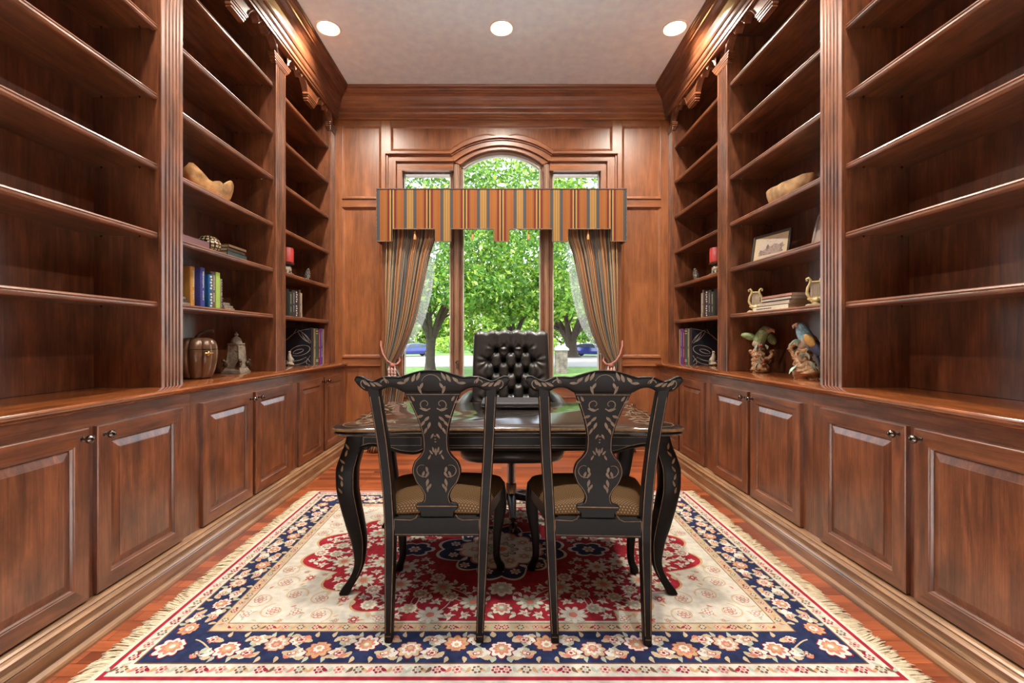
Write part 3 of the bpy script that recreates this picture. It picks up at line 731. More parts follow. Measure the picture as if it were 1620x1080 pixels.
def apron_bot(x):
    x = abs(x); return pw([(0, .652), (.34, .652), (.352, .654), (.365, .646), (.40, .636), (.45, .640), (.52, .662), (.58, .672), (.62, .664), (.645, .640)], x)
for sy in (-1, 1):
    b = MB(); n = 90; xs = [lerp(-.645, .645, i / n) for i in range(n + 1)]; yf = sy * .372; yb = sy * .350
    b.loft([[(x, yf, apron_bot(x) + dz) for x in xs], [(x, yf, TOPZ - .038 + dz) for x in xs], [(x, yb, TOPZ - .038 + dz) for x in xs], [(x, yb, apron_bot(x) + dz) for x in xs], [(x, yf, apron_bot(x) + dz) for x in xs]], cap=False, closed=False)
    b.tube([(x, yf + sy * .002, apron_bot(x) + .005 + dz) for x in xs], .0055, 6, 0)
    o = Orn(b, lambda u, v: (u, yf + sy * .0012, v + dz))
    o.strip([(x, apron_bot(x) + .0135) for x in xs], .0024, 1)
    for x0, x1 in ((-.615, -.37), (-.345, .345), (.37, .615)):
        o.strip([(x0, .712), (x1, .712)], .0018, 1); o.strip([(x0, .676), (x1, .676)], .0024, 1); o.strip([(x0, .676), (x0, .712)], .0018, 1); o.strip([(x1, .676), (x1, .712)], .0018, 1)
    b.build('apron', [M['black'], M['goldl']], desk)
for sx in (-1, 1):
    b = MB(); b.box(min(sx * .62, sx * .60), max(sx * .62, sx * .60), -.35, .35, .65 + dz, TOPZ - .038 + dz); b.build('side_apron', M['black'], desk, bevel=.003)
    for sy in (-1, 1):
        tab = [(0, .052, .021), (.012, .052, .023), (.03, .046, .022), (.06, .026, .0195), (.10, .006, .0195), (.15, -.004, .0225), (.22, -.002, .030), (.31, .012, .038), (.42, .032, .042), (.50, .042, .044), (.56, .042, .045), (.62, .030, .044), (.68, .012, .042), (.72, .006, .041)]
        b = MB(); rings = []; N_ = 44
        cc = lambda z: pw([(a, q) for a, q, _ in tab], z); hh = lambda z: pw([(a, q) for a, _, q in tab], z)
        for i in range(N_ + 1):
            z = .722 * i / N_; c = cc(z); h = hh(z); rings.append(sq_ring((sx * (.645 + c), sy * (.332 + c * .55), 0), h, h, z + dz + .0 if z > 0 else 0.0, 20, 3.6))
        rings = [[(x, y, max(0, z)) for x, y, z in r] for r in rings]
        b.loft(rings)
        o = Orn(b, lambda u, v: (u, sy * (.332 + cc(v) * .55) + sy * (hh(v) + .0008), v + dz))
        for z, du, a in ((.66, 0, 1.2), (.63, .004, 2.0), (.60, -.004, .9), (.565, .002, 1.9), (.53, -.004, 1.1), (.50, .0, 1.7), (.47, .002, 1.2)):
            o.leaf(sx * (.645 + cc(z)) + sx * (.010 + du), z, .030, .011, a if sx > 0 else PI - a, 1, .15)
        o.strip([(sx * (.645 + cc(z)) - sx * (hh(z) - .008), z) for z in [.08 + .56 * i / 20 for i in range(21)]], .002, 1)
        b.build('leg', [M['black'], M['goldl']], desk, smooth_ang=60)

desk.location.x = .030; desk.scale = (1.05, 1, 1)
# flat dark laptop on the desk
b = MB(); lt = thing('laptop', 'closed dark grey laptop lying flat on the desk', 'laptop', (.055, 2.62, TOPZ + .0012))
def rrect(w, d, r, z, n=5):
    p = []
    for cx, cy, a0 in ((w - r, d - r, 0), (-w + r, d - r, PI / 2), (-w + r, -d + r, PI), (w - r, -d + r, 1.5 * PI)):
        for i in range(n + 1): a = a0 + PI / 2 * i / n; p.append((cx + r * math.cos(a), cy + r * math.sin(a), z))
    return p
M['laptop'] = plain('laptop_shell', (.050, .050, .056), .38, .3)
b.loft([rrect(.160, .120, .02, .004), rrect(.166, .126, .02, .008), rrect(.168, .128, .02, .016), rrect(.166, .126, .02, .019)])
for sx in (-1, 1):
    for sy in (-1, 1): b.lathe([(.008, 0), (.008, .005)], (sx * .14, sy * .10, 0), 10)
b.build('base', M['laptop'], lt, smooth_ang=40)
b = MB(); b.loft([rrect(.166, .126, .02, .0205), rrect(.168, .128, .02, .023), rrect(.166, .126, .02, .033), rrect(.160, .12, .02, .036)]); b.build('lid', M['laptop'], lt, smooth_ang=40)

# ------------------------------------------------------------------ tufted office chair (faces the viewer)
OC = Vector((.062, 3.02, RUGZ))
oc = thing('office_chair', 'tall dark leather swivel chair with button-tufted back behind the desk', 'chair', OC)
BW, BH, BZ0 = .245, .74, .445
btn = []
for k in range(7):
    z = .615 - .068 * k
    for j in range(3 if k % 2 == 0 else 4):
        x = (-.095 + .095 * j) if k % 2 == 0 else (-.1425 + .095 * j)
        btn.append((x, z))
def seg_d(px, pz, a, c):
    vx, vz = c[0] - a[0], c[1] - a[1]; t = clamp(((px - a[0]) * vx + (pz - a[1]) * vz) / (vx * vx + vz * vz)); return math.hypot(px - a[0] - vx * t, pz - a[1] - vz * t)
folds = []
for i, a in enumerate(btn):
    for c in btn[i + 1:]:
        if abs(abs(a[0] - c[0]) - .0475) < .01 and abs(abs(a[1] - c[1]) - .068) < .01: folds.append((a, c))
tops = [((x, .615), (x * 1.05, BH)) for x in (-.095, 0, .095)]
def tuft(x, z):
    d = 0
    for bx, bz in btn:
        q = (x - bx) ** 2 + (z - bz) ** 2
        if q < .02: d -= .024 * math.exp(-q / (2 * .017 ** 2)) + .010 * math.exp(-q / (2 * .04 ** 2))
    for a, c in folds: d -= .013 * math.exp(-(seg_d(x, z, a, c) / .010) ** 2)
    for a, c in tops: d -= .010 * math.exp(-(seg_d(x, z, a, c) / .008) ** 2)
    # radiating wrinkles outside the diamond field
    for bx, bz in btn:
        if abs(bx) > .13 or bz > .6:
            dx, dzz = x - bx, z - bz; q = math.hypot(dx, dzz)
            if (abs(x) > abs(bx) and abs(bx) > .13) or (bz > .6 and dzz > 0): d += .004 * math.exp(-((q - .05) / .035) ** 2) * math.sin(9 * math.atan2(dzz, dx))
    return d
b = MB(); nu, nv = 96, 128; idx = {}
def back_pt(u, v, front=True):
    e = 1 - max(0, abs(u) - .86) / .14; f = 1 - max(0, abs(2 * v - 1) - .92) / .08
    edge = math.sqrt(max(0, 1 - (1 - e) ** 2)) * math.sqrt(max(0, 1 - (1 - f) ** 2))
    x = BW * u; z = BH * v
    top = .012 * math.sin(PI * (abs(u) * 3 % 1)) * smooth((v - .9) / .1) - .012 * u * u * smooth((v - .85) / .15)
    y = -(.045 + .035 * edge) - (tuft(x, z) if edge > .3 else 0) + .10 * (v - .5) * .9
    return (x * (1 + .03 * math.sin(PI * v)), y, BZ0 + z + top)
rows = [[back_pt(-1 + 2 * i / nu, j / nv) for i in range(nu + 1)] for j in range(nv + 1)]
base = 0; w = nu + 1
for r in rows: b.v += r
for j in range(nv):
    for i in range(nu): k = j * w + i; b.f.append((k, k + 1, k + w + 1, k + w)); b.m.append(0)
rb = []
for j in range(nv + 1):
    v = j / nv; rb.append([(x, .030 + .09 * (v - .5), z) for x, y, z in rows[j]])
o_ = len(b.v)
for r in rb: b.v += r
for j in range(nv):
    for i in range(nu): k = o_ + j * w + i; b.f.append((k, k + w, k + w + 1, k + 1)); b.m.append(0)
for j in range(nv):
    for i in (0, nu): a, c = j * w + i, (j + 1) * w + i; b.f.append((a, c, o_ + c, o_ + a)); b.m.append(0)
for i in range(nu):
    for j in (0, nv): a, c = j * w + i, j * w + i + 1; b.f.append((a, c, o_ + c, o_ + a)); b.m.append(0)
bk = b.build('backrest', M['leather'], oc, smooth_ang=60)
for bx, bz in btn:
    v = bz / BH; p = back_pt(bx / BW, v); b = MB(); b.blob((p[0], p[1] - .001, p[2]), (.0075, .005, .0075), 0, 10, 6); b.build('button', M['leather'], bk, smooth_ang=180)
b = MB(); rings = []
for ins, z in ((.045, .420), (.012, .426), (.0, .440), (0, .475), (.012, .500), (.05, .515), (.12, .522)):
    p = []
    for i in range(40):
        a = 2 * PI * i / 40; ca, sa = math.cos(a), math.sin(a); hx, hy = .312 - ins, .27 - ins
        p.append((hx * math.copysign(abs(ca) ** .5, ca), -.17 + hy * math.copysign(abs(sa) ** .5, sa), z))
    rings.append(p)
b.loft(rings); b.build('seat', M['leather'], oc, smooth_ang=60)
b = MB(); b.lathe([(.075, .405), (.08, .418)], (0, -.08, 0), 20); b.box(-.10, .10, -.2, .04, .395, .42); b.build('seat_mechanism', M['plastic'], oc)
for s in (-1, 1):
    b = MB()
    b.tube([(s * .285, -.33, .47), (s * .325, -.36, .58), (s * .318, -.33, .69), (s * .300, -.22, .735), (s * .285, -.08, .757), (s * .270, .03, .765), (s * .262, .06, .71), (s * .262, .05, .55), (s * .262, 0, .47)], [(.024, .03), (.022, .03), (.025, .03), (.034, .026), (.036, .026), (.03, .026), (.022, .026), (.022, .026), (.022, .03)], 12)
    b.build('armrest', M['leather'], oc, smooth_ang=60)
b = MB(); b.lathe([(.026, .15), (.026, .33), (.034, .34), (.034, .365), (.040, .37), (.040, .41)], (0, -.08, 0), 20); b.lathe([(.034, .07), (.034, .2), (.030, .205)], (0, -.08, 0), 20); b.build('gas_column', M['chrome'], oc, smooth_ang=40)
for k in range(5):
    a = -PI / 2 + .02 + 2 * PI * k / 5; ca, sa = math.cos(a), math.sin(a); R = .27
    b = MB(); P = lambda r, z: (r * ca, -.08 + r * sa, z)
    b.tube([P(.02, .125), P(.10, .118), P(.19, .095), P(R, .075)], [(.030, .024), (.027, .021), (.022, .017), (.016, .014)], 12)
    lg = b.build('base_leg', M['plastic'], oc, smooth_ang=60)
    b = MB(); c = P(R, .029)
    for q in (-1, 1):
        cx, cy_ = c[0] - sa * .014 * q, c[1] + ca * .014 * q
        st = len(b.v); b.lathe([(.010, -.009), (.026, -.009), (.0285, -.005), (.0285, .005), (.026, .009), (.010, .009)], (0, 0, 0), 20, axis='y'); b.xform(Matrix.Translation((cx, cy_, c[2])) @ Matrix.Rotation(a, 4, 'Z'), st)
    b.tube([P(R, .078), P(R, .035)], .007, 8)
    b.build('caster', M['plastic'], oc, smooth_ang=40) if False else b.build('caster', M['plastic'], lg, smooth_ang=40)
# ------------------------------------------------------------------ Persian rug with painted-in woven pattern
RX, RY, RYC = 1.375, .955, 2.462
def rugc(name, c, v=.14): return plain(name, c, .95, bump=.25, bscale=450, var=v, vscale=30, spec=.1)
RM = [rugc('rug_cream', (.45, .42, .36)), rugc('rug_navy', (.016, .022, .060), .3), rugc('rug_red', (.24, .016, .026), .2), rugc('rug_beige', (.40, .31, .20)), rugc('rug_pink', (.42, .15, .11)), rugc('rug_sage', (.30, .33, .26)), rugc('rug_brown', (.13, .07, .04)), rugc('rug_ivory', (.52, .49, .43)), rugc('rug_gold', (.38, .25, .125)), rugc('rug_maroon', (.20, .015, .03))]
CREAM, NAVY, RED, BEIGE, PINK, SAGE, BROWN, IVORY, GOLD, MAR = range(10)
rug = thing('persian_rug', 'Persian rug with red field and navy border under the desk', 'rug', (0, RYC, 0))
b = MB(); b.box(-RX, RX, -RY, RY, .0005, .0100, CREAM)
LAY = .00030
class Rug:
    def __init__(s, b): s.b = b
    def z(s, l): return .0101 + LAY * l + .00014 * random.random()
    def poly(s, pts, mat, l, sym=((1, 1),)):
        for sx, sy in sym:
            z = s.z(l); s.b.add([(x * sx, y * sy, z) for x, y in pts], [tuple(range(len(pts)))], mat)
    def fan(s, c, pts, mat, l, sym=((1, 1),)):
        n = len(pts)
        if abs(c[0]) < .004 or abs(c[1]) < .004: sym = tuple(q for q in sym if (q[0] > 0 or abs(c[0]) >= .004) and (q[1] > 0 or abs(c[1]) >= .004))
        for sx, sy in sym:
            z = s.z(l); s.b.add([(c[0] * sx, c[1] * sy, z)] + [(x * sx, y * sy, z) for x, y in pts], [(0, i + 1, (i + 1) % n + 1) for i in range(n)], mat)
    def strip(s, path, w, mat, l, sym=((1, 1),)):
        m = len(path); L, R = [], []
        for i in range(m):
            a, c = path[max(0, i - 1)], path[min(m - 1, i + 1)]; dx, dy = c[0] - a[0], c[1] - a[1]; d = math.hypot(dx, dy) or 1
            L.append((path[i][0] - dy / d * w / 2, path[i][1] + dx / d * w / 2)); R.append((path[i][0] + dy / d * w / 2, path[i][1] - dx / d * w / 2))
        for sx, sy in sym:
            z = s.z(l); v = [(x * sx, y * sy, z) for x, y in L + R]
            s.b.add(v, [(i, i + 1, m + i + 1, m + i) for i in range(m - 1)], mat)
    def rad(s, c, r, n, amp, rot, mat, l, sym, pts=None, ax=1.0):
        pts = pts or max(18, n * 4); P = []
        for i in range(pts):
            a = 2 * PI * i / pts; k = 1 - amp + amp * abs(math.cos(n * a / 2)) ** .7
            u, v = r * k * math.cos(a) * ax, r * k * math.sin(a); P.append((c[0] + u * math.cos(rot) - v * math.sin(rot), c[1] + u * math.sin(rot) + v * math.cos(rot)))
        s.fan(c, P, mat, l, sym)
    def flower(s, c, r, cols, n, rot, sym, l=3, out=BROWN, ax=1.0):
        if out is not None: s.rad(c, r * 1.10, n, .36, rot, out, l, sym, ax=ax)
        s.rad(c, r, n, .40, rot, cols[0], l + 1, sym, ax=ax)
        s.rad(c, r * .62, n, .3, rot + PI / n, cols[1], l + 2, sym, ax=ax)
        s.rad(c, r * .34, 5, .25, rot, cols[2], l + 3, sym, 15, ax=ax)
    def palmette(s, c, r, cols, rot, sym, l=3, out=BROWN):
        def shape(k, wob):
            P = []
            for i in range(45):
                a = -PI * .86 + 2 * PI * .86 * i / 44
                rr = r * k * (.62 + .38 * (math.cos(a / 2) ** 2)) * (1 - wob + wob * abs(math.cos(4.5 * a)))
                P.append((c[0] + rr * math.cos(a + rot), c[1] + rr * math.sin(a + rot)))
            P.append((c[0] - r * k * .55 * math.cos(rot), c[1] - r * k * .55 * math.sin(rot))); return P
        if out is not None: s.fan(c, shape(1.09, .26), out, l, sym)
        s.fan(c, shape(1.0, .28), cols[0], l + 1, sym); s.fan(c, shape(.72, .34), cols[1], l + 2, sym); s.fan(c, shape(.46, .3), cols[2], l + 3, sym); s.fan(c, shape(.2, .1), cols[0], l + 4, sym)
    def leaf(s, c, L, w, a, mat, l, sym, serr=.25):
        n = 8; P = []
        for i in range(n + 1): t = i / n; P.append((t * L, w / 2 * math.sin(PI * t ** .75) * (1 + serr * (i % 2)) + .12 * L * math.sin(PI * t)))
        for i in range(n - 1, 0, -1): t = i / n; P.append((t * L, -w / 2 * math.sin(PI * t ** .75) * (1 + serr * (i % 2)) + .12 * L * math.sin(PI * t)))
        Q = [(c[0] + x * math.cos(a) - y * math.sin(a), c[1] + x * math.sin(a) + y * math.cos(a)) for x, y in P]
        m = (c[0] + .5 * L * math.cos(a) - .12 * L * math.sin(a), c[1] + .5 * L * math.sin(a) + .12 * L * math.cos(a))
        s.fan(m, Q, mat, l, sym)
R = Rug(b); S4 = ((1, 1), (-1, 1), (1, -1), (-1, -1)); SX = ((1, 1), (-1, 1)); SY = ((1, 1), (1, -1)); rr = random.Random(11)
def rect(hx, hy, mat, l): R.poly([(-hx, -hy), (hx, -hy), (hx, hy), (-hx, hy)], mat, l)
rect(1.362, .942, RED, 0); rect(1.345, .925, CREAM, .5)
NX0, NY0, NX1, NY1 = 1.285, .860, 1.148, .690           # navy band
rect(NX0 + .006, NY0 + .006, BROWN, .8); rect(NX0, NY0, NAVY, 1.0); rect(NX1, NY1, BROWN, 1.3); rect(NX1 - .005, NY1 - .005, BEIGE, 1.6); rect(1.098, .638, BROWN, 1.9); rect(1.094, .634, CREAM, 2.2)
# --- red lobed field and medallions
def field_pts(ax, ay, p, lob, nl, clip=None, n=240):
    P = []
    for i in range(n):
        a = 2 * PI * i / n; ca, sa = abs(math.cos(a)), abs(math.sin(a))
        r = 1 / ((ca / ax) ** p + (sa / ay) ** p) ** (1 / p); r *= 1 + lob * (abs(math.sin(nl * a)) - .6)
        x, y = r * math.cos(a), r * math.sin(a)
        if clip: y = max(-clip, min(clip, y))
        P.append((x, y))
    return P
FP = field_pts(1.035, .86, 1.3, .13, 11, .622)
R.fan((0, 0), [(x * 1.012, y * 1.012 if abs(y) < .6 else y) for x, y in FP], GOLD, 2.5); R.fan((0, 0), FP, RED, 2.8)
MP = field_pts(.345, .31, 1.25, .20, 6); R.fan((0, 0), [(x * 1.05, y * 1.05) for x, y in MP], IVORY, 10.2); R.fan((0, 0), MP, NAVY, 10.5)
MP2 = field_pts(.215, .20, 1.5, .16, 6); R.fan((0, 0), [(x * 1.06, y * 1.06) for x, y in MP2], PINK, 10.8); R.fan((0, 0), MP2, IVORY, 11.0)
R.flower((0, 0), .085, (SAGE, IVORY, PINK), 10, 0, ((1, 1),), 11.3)
for k in range(10):
    a = 2 * PI * k / 10; R.flower((.145 * math.cos(a), .135 * math.sin(a)), .030, (BEIGE if k % 2 else SAGE, PINK, IVORY), 6, a, ((1, 1),), 11.3, SAGE)
for k in range(12):
    a = 2 * PI * (k + .5) / 12; R.flower((.262 * math.cos(a), .245 * math.sin(a)), .028, (IVORY, PINK, SAGE), 6, a, ((1, 1),), 11.3, None); R.leaf((.20 * math.cos(a + .2), .19 * math.sin(a + .2)), .06, .022, a + .6, IVORY, 11.2, ((1, 1),))
# pendants
R.rad((.47, 0), .085, 6, .25, 0, IVORY, 10.2, SX, ax=1.35); R.rad((.47, 0), .072, 6, .25, 0, NAVY, 10.6, SX, ax=1.3); R.flower((.47, 0), .034, (IVORY, PINK, SAGE), 6, 0, SX, 11)
R.palmette((0, .375), .075, (IVORY, BEIGE, SAGE), PI / 2, SY, 8); R.palmette((0, .53), .055, (IVORY, PINK, SAGE), PI / 2, SY, 6)
def inside(P, x, y):
    c = False; n = len(P)
    for i in range(n):
        x0, y0 = P[i]; x1, y1 = P[(i + 1) % n]
        if (y0 > y) != (y1 > y) and x < (x1 - x0) * (y - y0) / (y1 - y0) + x0: c = not c
    return c
# --- red field: big flowers, vines and leaves (four-fold symmetric)
placed = []
def place(x, y, r):
    for a, c, q in placed:
        if (x - a) ** 2 + (y - c) ** 2 < (r + q) ** 2: return False
    placed.append((x, y, r)); return True
placed.append((0, 0, .36)); placed.append((.47, 0, .10)); placed.append((0, .375, .08)); placed.append((0, .53, .06))
tries = 0; big = []
for rad, cnt in ((.060, 9), (.046, 11), (.031, 44), (.022, 120)):
    k = 0; tries = 0
    while k < cnt and tries < 4000:
        tries += 1; x, y = rr.uniform(.035, 1.0), rr.uniform(.03, .60)
        if not inside(FP, x * 1.03 + .01, y * 1.02 + .012): continue
        if x < rad * .9 or y < rad * .9 or not place(x, y, rad * .86): continue
        k += 1; a = rr.uniform(0, 2 * PI)
        if rad > .05: R.flower((x, y), rad * .93, (IVORY, (SAGE, BEIGE, CREAM)[k % 3], PINK), 9, a, S4, 5, SAGE); big.append((x, y))
        elif rad > .04: R.palmette((x, y), rad * .95, (IVORY, PINK if k % 2 else BEIGE, SAGE), a, S4, 5, SAGE); big.append((x, y))
        elif rad > .025:
            for q in range(5): R.leaf((x, y), rad * .98, rad * .40, a + q * 1.05, (IVORY, CREAM, IVORY, SAGE, IVORY)[q], 5, S4)
            R.flower((x, y), rad * .45, (IVORY, PINK, SAGE), 5, a, S4, 6, None)
        else:
            R.flower((x, y), rad * .8, (IVORY, CREAM, SAGE), 5, a, S4, 5, None) if k % 3 == 0 else [R.leaf((x - rad * .5 * math.cos(a), y - rad * .5 * math.sin(a)), rad * 1.7, rad * .7, a + q * 1.3, (IVORY, SAGE)[q], 5 + .1 * q, S4) for q in (0, 1)]
for i, (x, y) in enumerate(big):
    q = sorted(big, key=lambda p: (p[0] - x) ** 2 + (p[1] - y) ** 2)[1:3]
    for k, (x2, y2) in enumerate(q):
        mx, my = (x + x2) / 2 + .25 * (y2 - y), (y + y2) / 2 - .25 * (x2 - x)
        pth = [((1 - t) ** 2 * x + 2 * t * (1 - t) * mx + t * t * x2, (1 - t) ** 2 * y + 2 * t * (1 - t) * my + t * t * y2) for t in [j / 12 for j in range(13)]]
        R.strip(pth, .0042, IVORY, 4.4 + .1 * k, S4)
# edging of the red field
for i in range(0, len(FP), 6):
    x, y = FP[i]
    if x > .02 and y > .02 and y < .61: R.leaf((x * 1.01, y * 1.01), .045, .02, math.atan2(y, x) + 1.2, BEIGE, 4, S4)
# --- cream corners: paler small flowers
for rad, cnt in ((.060, 7), (.036, 30), (.023, 80), (.014, 110)):
    k = 0; tries = 0
    while k < cnt and tries < 3000:
        tries += 1; x, y = rr.uniform(.25, 1.07), rr.uniform(.08, .62)
        if inside(FP, x * .94, y * .92) or inside(FP, x * .985, y * .985): continue
        if not place(x, y, rad): continue
        k += 1; a = rr.uniform(0, 6.28)
        if rad > .05: R.spiral_ = None; R.strip([(x + rad * .95 * (1 - j / 26) * math.cos(a + j * .38), y + rad * .95 * (1 - j / 26) * math.sin(a + j * .38)) for j in range(20)], .0075, BEIGE, 3.2, S4); R.flower((x, y), rad * .42, (CREAM, PINK, SAGE), 6, a, S4, 4, MAR)
        elif rad > .03: R.flower((x, y), rad * .62, (PINK if k % 2 else IVORY, MAR if k % 2 else PINK, IVORY), 6, a, S4, 3.4, MAR if k % 2 else BROWN); [R.leaf((x + rad * .5 * math.cos(a + q * 2), y + rad * .5 * math.sin(a + q * 2)), rad * .8, rad * .28, a + q * 2 + .6, (SAGE, BEIGE, GOLD)[q], 3.3, S4) for q in range(3)]
        elif rad > .02: R.flower((x, y), rad * .55, (BEIGE, PINK, SAGE), 5, a, S4, 3.4, BROWN if k % 3 else SAGE); R.leaf((x, y), rad * 1.2, rad * .35, a, SAGE, 3.2, S4)
        else: R.leaf((x, y), rad * 2, rad * .7, a, (SAGE, BEIGE, PINK, GOLD)[k % 4], 3.2, S4)
# --- borders
def border(u0, u1, vc, hw, fn):   # along x for the long sides, along y for the short ones
    pass
def run(axis, length, off, half):
    """navy band: wave vine with alternating palmettes, rosettes and leaves, symmetric about the middle"""
    P = (lambda u, v: (u, off + v)) if axis == 'x' else (lambda u, v: (off + v, u))
    A = (lambda a: a) if axis == 'x' else (lambda a: PI / 2 - a)
    step = .168; n = int(length / step) + 1
    wave = [P(i * .02, half * .52 * math.cos(i * .02 / step * PI)) for i in range(int(length / .02) + 1)]
    R.strip(wave, .0055, BEIGE, 1.5, S4)
    for k in range(n):
        u = k * step; sg = 1 if k % 2 == 0 else -1
        if u > length - .02: break
        cols = ((IVORY, PINK, GOLD), (GOLD, PINK, IVORY), (BEIGE, IVORY, PINK))[k % 3]
        R.palmette(P(u, half * .10 * sg), half * .70, cols, A(PI / 2 * sg), S4, 2.6 if axis == 'x' else 2.6, MAR)
        for q in (-1, 1):
            uu = u + q * step * .5
            if 0 < uu < length:
                R.flower(P(uu, -half * .45 * sg), half * .25, (PINK, IVORY, MAR) if q > 0 else (BEIGE, PINK, IVORY), 6, .3, S4, 2.6, None)
                R.flower(P(uu + .012, half * .50 * sg), half * .20, (BEIGE, MAR, IVORY), 5, .3, S4, 2.6, None)
            for (du, dv, L, w, a, c) in ((.040, .34, .050, .021, .5, IVORY), (.040, -.35, .054, .022, -.6, BEIGE), (.060, .10, .040, .016, .9, IVORY), (.028, .62, .036, .015, 1.4, SAGE), (.030, -.66, .034, .015, -1.4, BEIGE), (.080, .05, .046, .020, 1.2, SAGE), (.035, .70, .04, .018, .1, BEIGE), (.078, -.72, .040, .018, .3, IVORY), (.085, .72, .036, .016, -.4, PINK)):
                x, y = P(u + q * du, half * dv * sg); aa = a * sg; aa = aa if q > 0 else PI - aa
                if abs(u + q * du) < length: R.leaf((x, y), L, w, A(aa), c, 2.2, S4)
run('x', 1.17, (NY0 + NY1) / 2, (NY0 - NY1) / 2 - .006)
run('y', .70, (NX0 + NX1) / 2, (NX0 - NX1) / 2 - .004)
R.palmette((1.217, .775), .066, (IVORY, PINK, GOLD), PI * .25, S4, 3.6, MAR)
for off, half, lenx, cols in ((.892, .024, 1.32, 0), ): pass
def small(axis, length, off, half, st):
    P = (lambda u, v: (u, off + v)) if axis == 'x' else (lambda u, v: (off + v, u))
    n = int(length / st)
    for k in range(n + 1):
        u = k * st + st * .25
        if u > length: break
        c = ((MAR, CREAM, PINK), (BROWN, CREAM, SAGE), (PINK, CREAM, MAR))[k % 3]
        R.flower(P(u, 0), half * .74, c, 6, .2, S4, 2.3, None)
        R.leaf(P(u + st * .35, -half * .5), half * 1.3, half * .5, (1.0 if axis == 'x' else .5), (SAGE, GOLD, PINK, BROWN)[k % 4], 2.3, S4)
        R.leaf(P(u + st * .55, half * .3), half * 1.1, half * .45, (-.8 if axis == 'x' else 2.2), (GOLD, SAGE, MAR)[k % 3], 2.3, S4)
small('x', 1.33, .893, .026, .068); small('y', .84, 1.316, .024, .068); small('x', 1.09, .662, .021, .060); small('y', .62, 1.121, .019, .060)
b.build('pile', RM, rug, recalc=False)
# fringe on the two short ends
M['fringe'] = plain('rug_fringe', (.50, .42, .29), .9, var=.15, vscale=40)
for s in (-1, 1):
    b = MB(); b.box(min(s * RX, s * (RX + .010)), max(s * RX, s * (RX + .010)), -RY, RY, .001, .009)
    k = 0; y = -RY + .004
    while y < RY - .004:
        L = .055 + .026 * rr.random(); dy = .012 * math.sin(y * 23) + .016 * math.sin(y * 7.3 + s) + rr.uniform(-.008, .008)
        z0 = .006 + rr.uniform(-.002, .003)
        b.tube([(s * RX, y, z0), (s * (RX + L * .4), y + dy * .3, z0 + .004 * rr.random()), (s * (RX + L * .8), y + dy * .8, .005 + .005 * rr.random()), (s * (RX + L), y + dy * 1.2, .003)], [.0024, .0027, .0026, .0014], 5)
        y += .0046
    tag(b.build('fringe', M['fringe'], rug), 'cream knotted fringe along the short end')
# ------------------------------------------------------------------ valance and drapes
VY = 4.47
val = thing('window_valance', 'striped upholstered box valance with stepped lower edge over the window', 'valance', (0, VY, 2.616)); voff = val.location.copy()
VX = 1.227; VT = 2.616; VM = 2.228; VD = 2.107
edge = [(-VX, VD), (-1.071, VD), (-1.071, VM), (-.652, VM), (-.652, VD), (-.497, VD), (-.497, VM), (-.076, VM), (-.076, VD)]
edge = edge + [(-x, z) for x, z in reversed(edge)]
b = MB()
cols = sorted(set([x for x, z in edge]))
for xa, xb in zip(cols, cols[1:]):
    xm = (xa + xb) / 2; zb = VD if any(x0 < xm < x1 for x0, x1 in ((-VX, -1.071), (-.652, -.497), (-.076, .076), (.497, .652), (1.071, VX))) else VM
    b.box(xa, xb, VY, VY + .022, zb, VT)
for s in (-1, 1): xa, xb = sorted((s * VX, s * (VX - .02))); b.box(xa, xb, VY + .022, BACK - .026, VD, VT)
uvs = [(v[0] + (v[1] - VY) * .9, v[2]) for v in b.v]
b.build('fabric_front', M['stripe'], val, off=voff, uvs=uvs)
b = MB(); b.box(-VX - .004, VX + .004, VY - .004, BACK - .025, VT, VT + .012); M['cord'] = plain('dark_piping', (.05, .018, .016), .6); b.build('top_board', M['cord'], val, off=voff, bevel=.003)
b = MB(); b.tube([(x, VY - .003, z) for x, z in edge], .0055, 6); b.tube([(-VX, VY - .003, VD), (-VX, VY - .003, VT)], .004, 6); b.tube([(VX, VY - .003, VD), (VX, VY - .003, VT)], .004, 6)
M['pipe'] = plain('striped_piping', (.13, .085, .055), .6, var=.5, vscale=60); b.build('piping', M['pipe'], val, off=voff, smooth_ang=60)
M['tassel'] = plain('gold_tassel', (.36, .20, .07), .6, bump=.4, bscale=300)
for x in (-.857, -.286, .268, .855):
    b = MB(); b.tube([(x, VY + .026, VM + .01), (x, VY + .026, VM - .020)], .002, 6); b.lathe([(.004, VM - .018), (.009, VM - .024), (.011, VM - .032), (.007, VM - .040), (.010, VM - .044), (.0135, VM - .075), (.0145, VM - .098), (.002, VM - .100)], (x, VY + .026, 0), 14)
    b.build('tassel', M['tassel'], val, off=voff, smooth_ang=60)
def zpx(y, Y=4.52): return 1.15 + (536 - y) * Y / 720
def inner_x(z): return pw([(0, -1.02), (.45, -1.00), (.70, -.965), (.80, -1.03), (.895, -1.072), (1.0, -1.015), (1.12, -.955), (1.37, -.868), (1.69, -.795), (2.0, -.728), (2.2, -.672), (2.5, -.66)], z)
def outer_x(z): return pw([(0, -1.36), (.4, -1.25), (.80, -1.205), (.90, -1.20), (1.2, -1.195), (1.8, -1.19), (2.5, -1.185)], z)
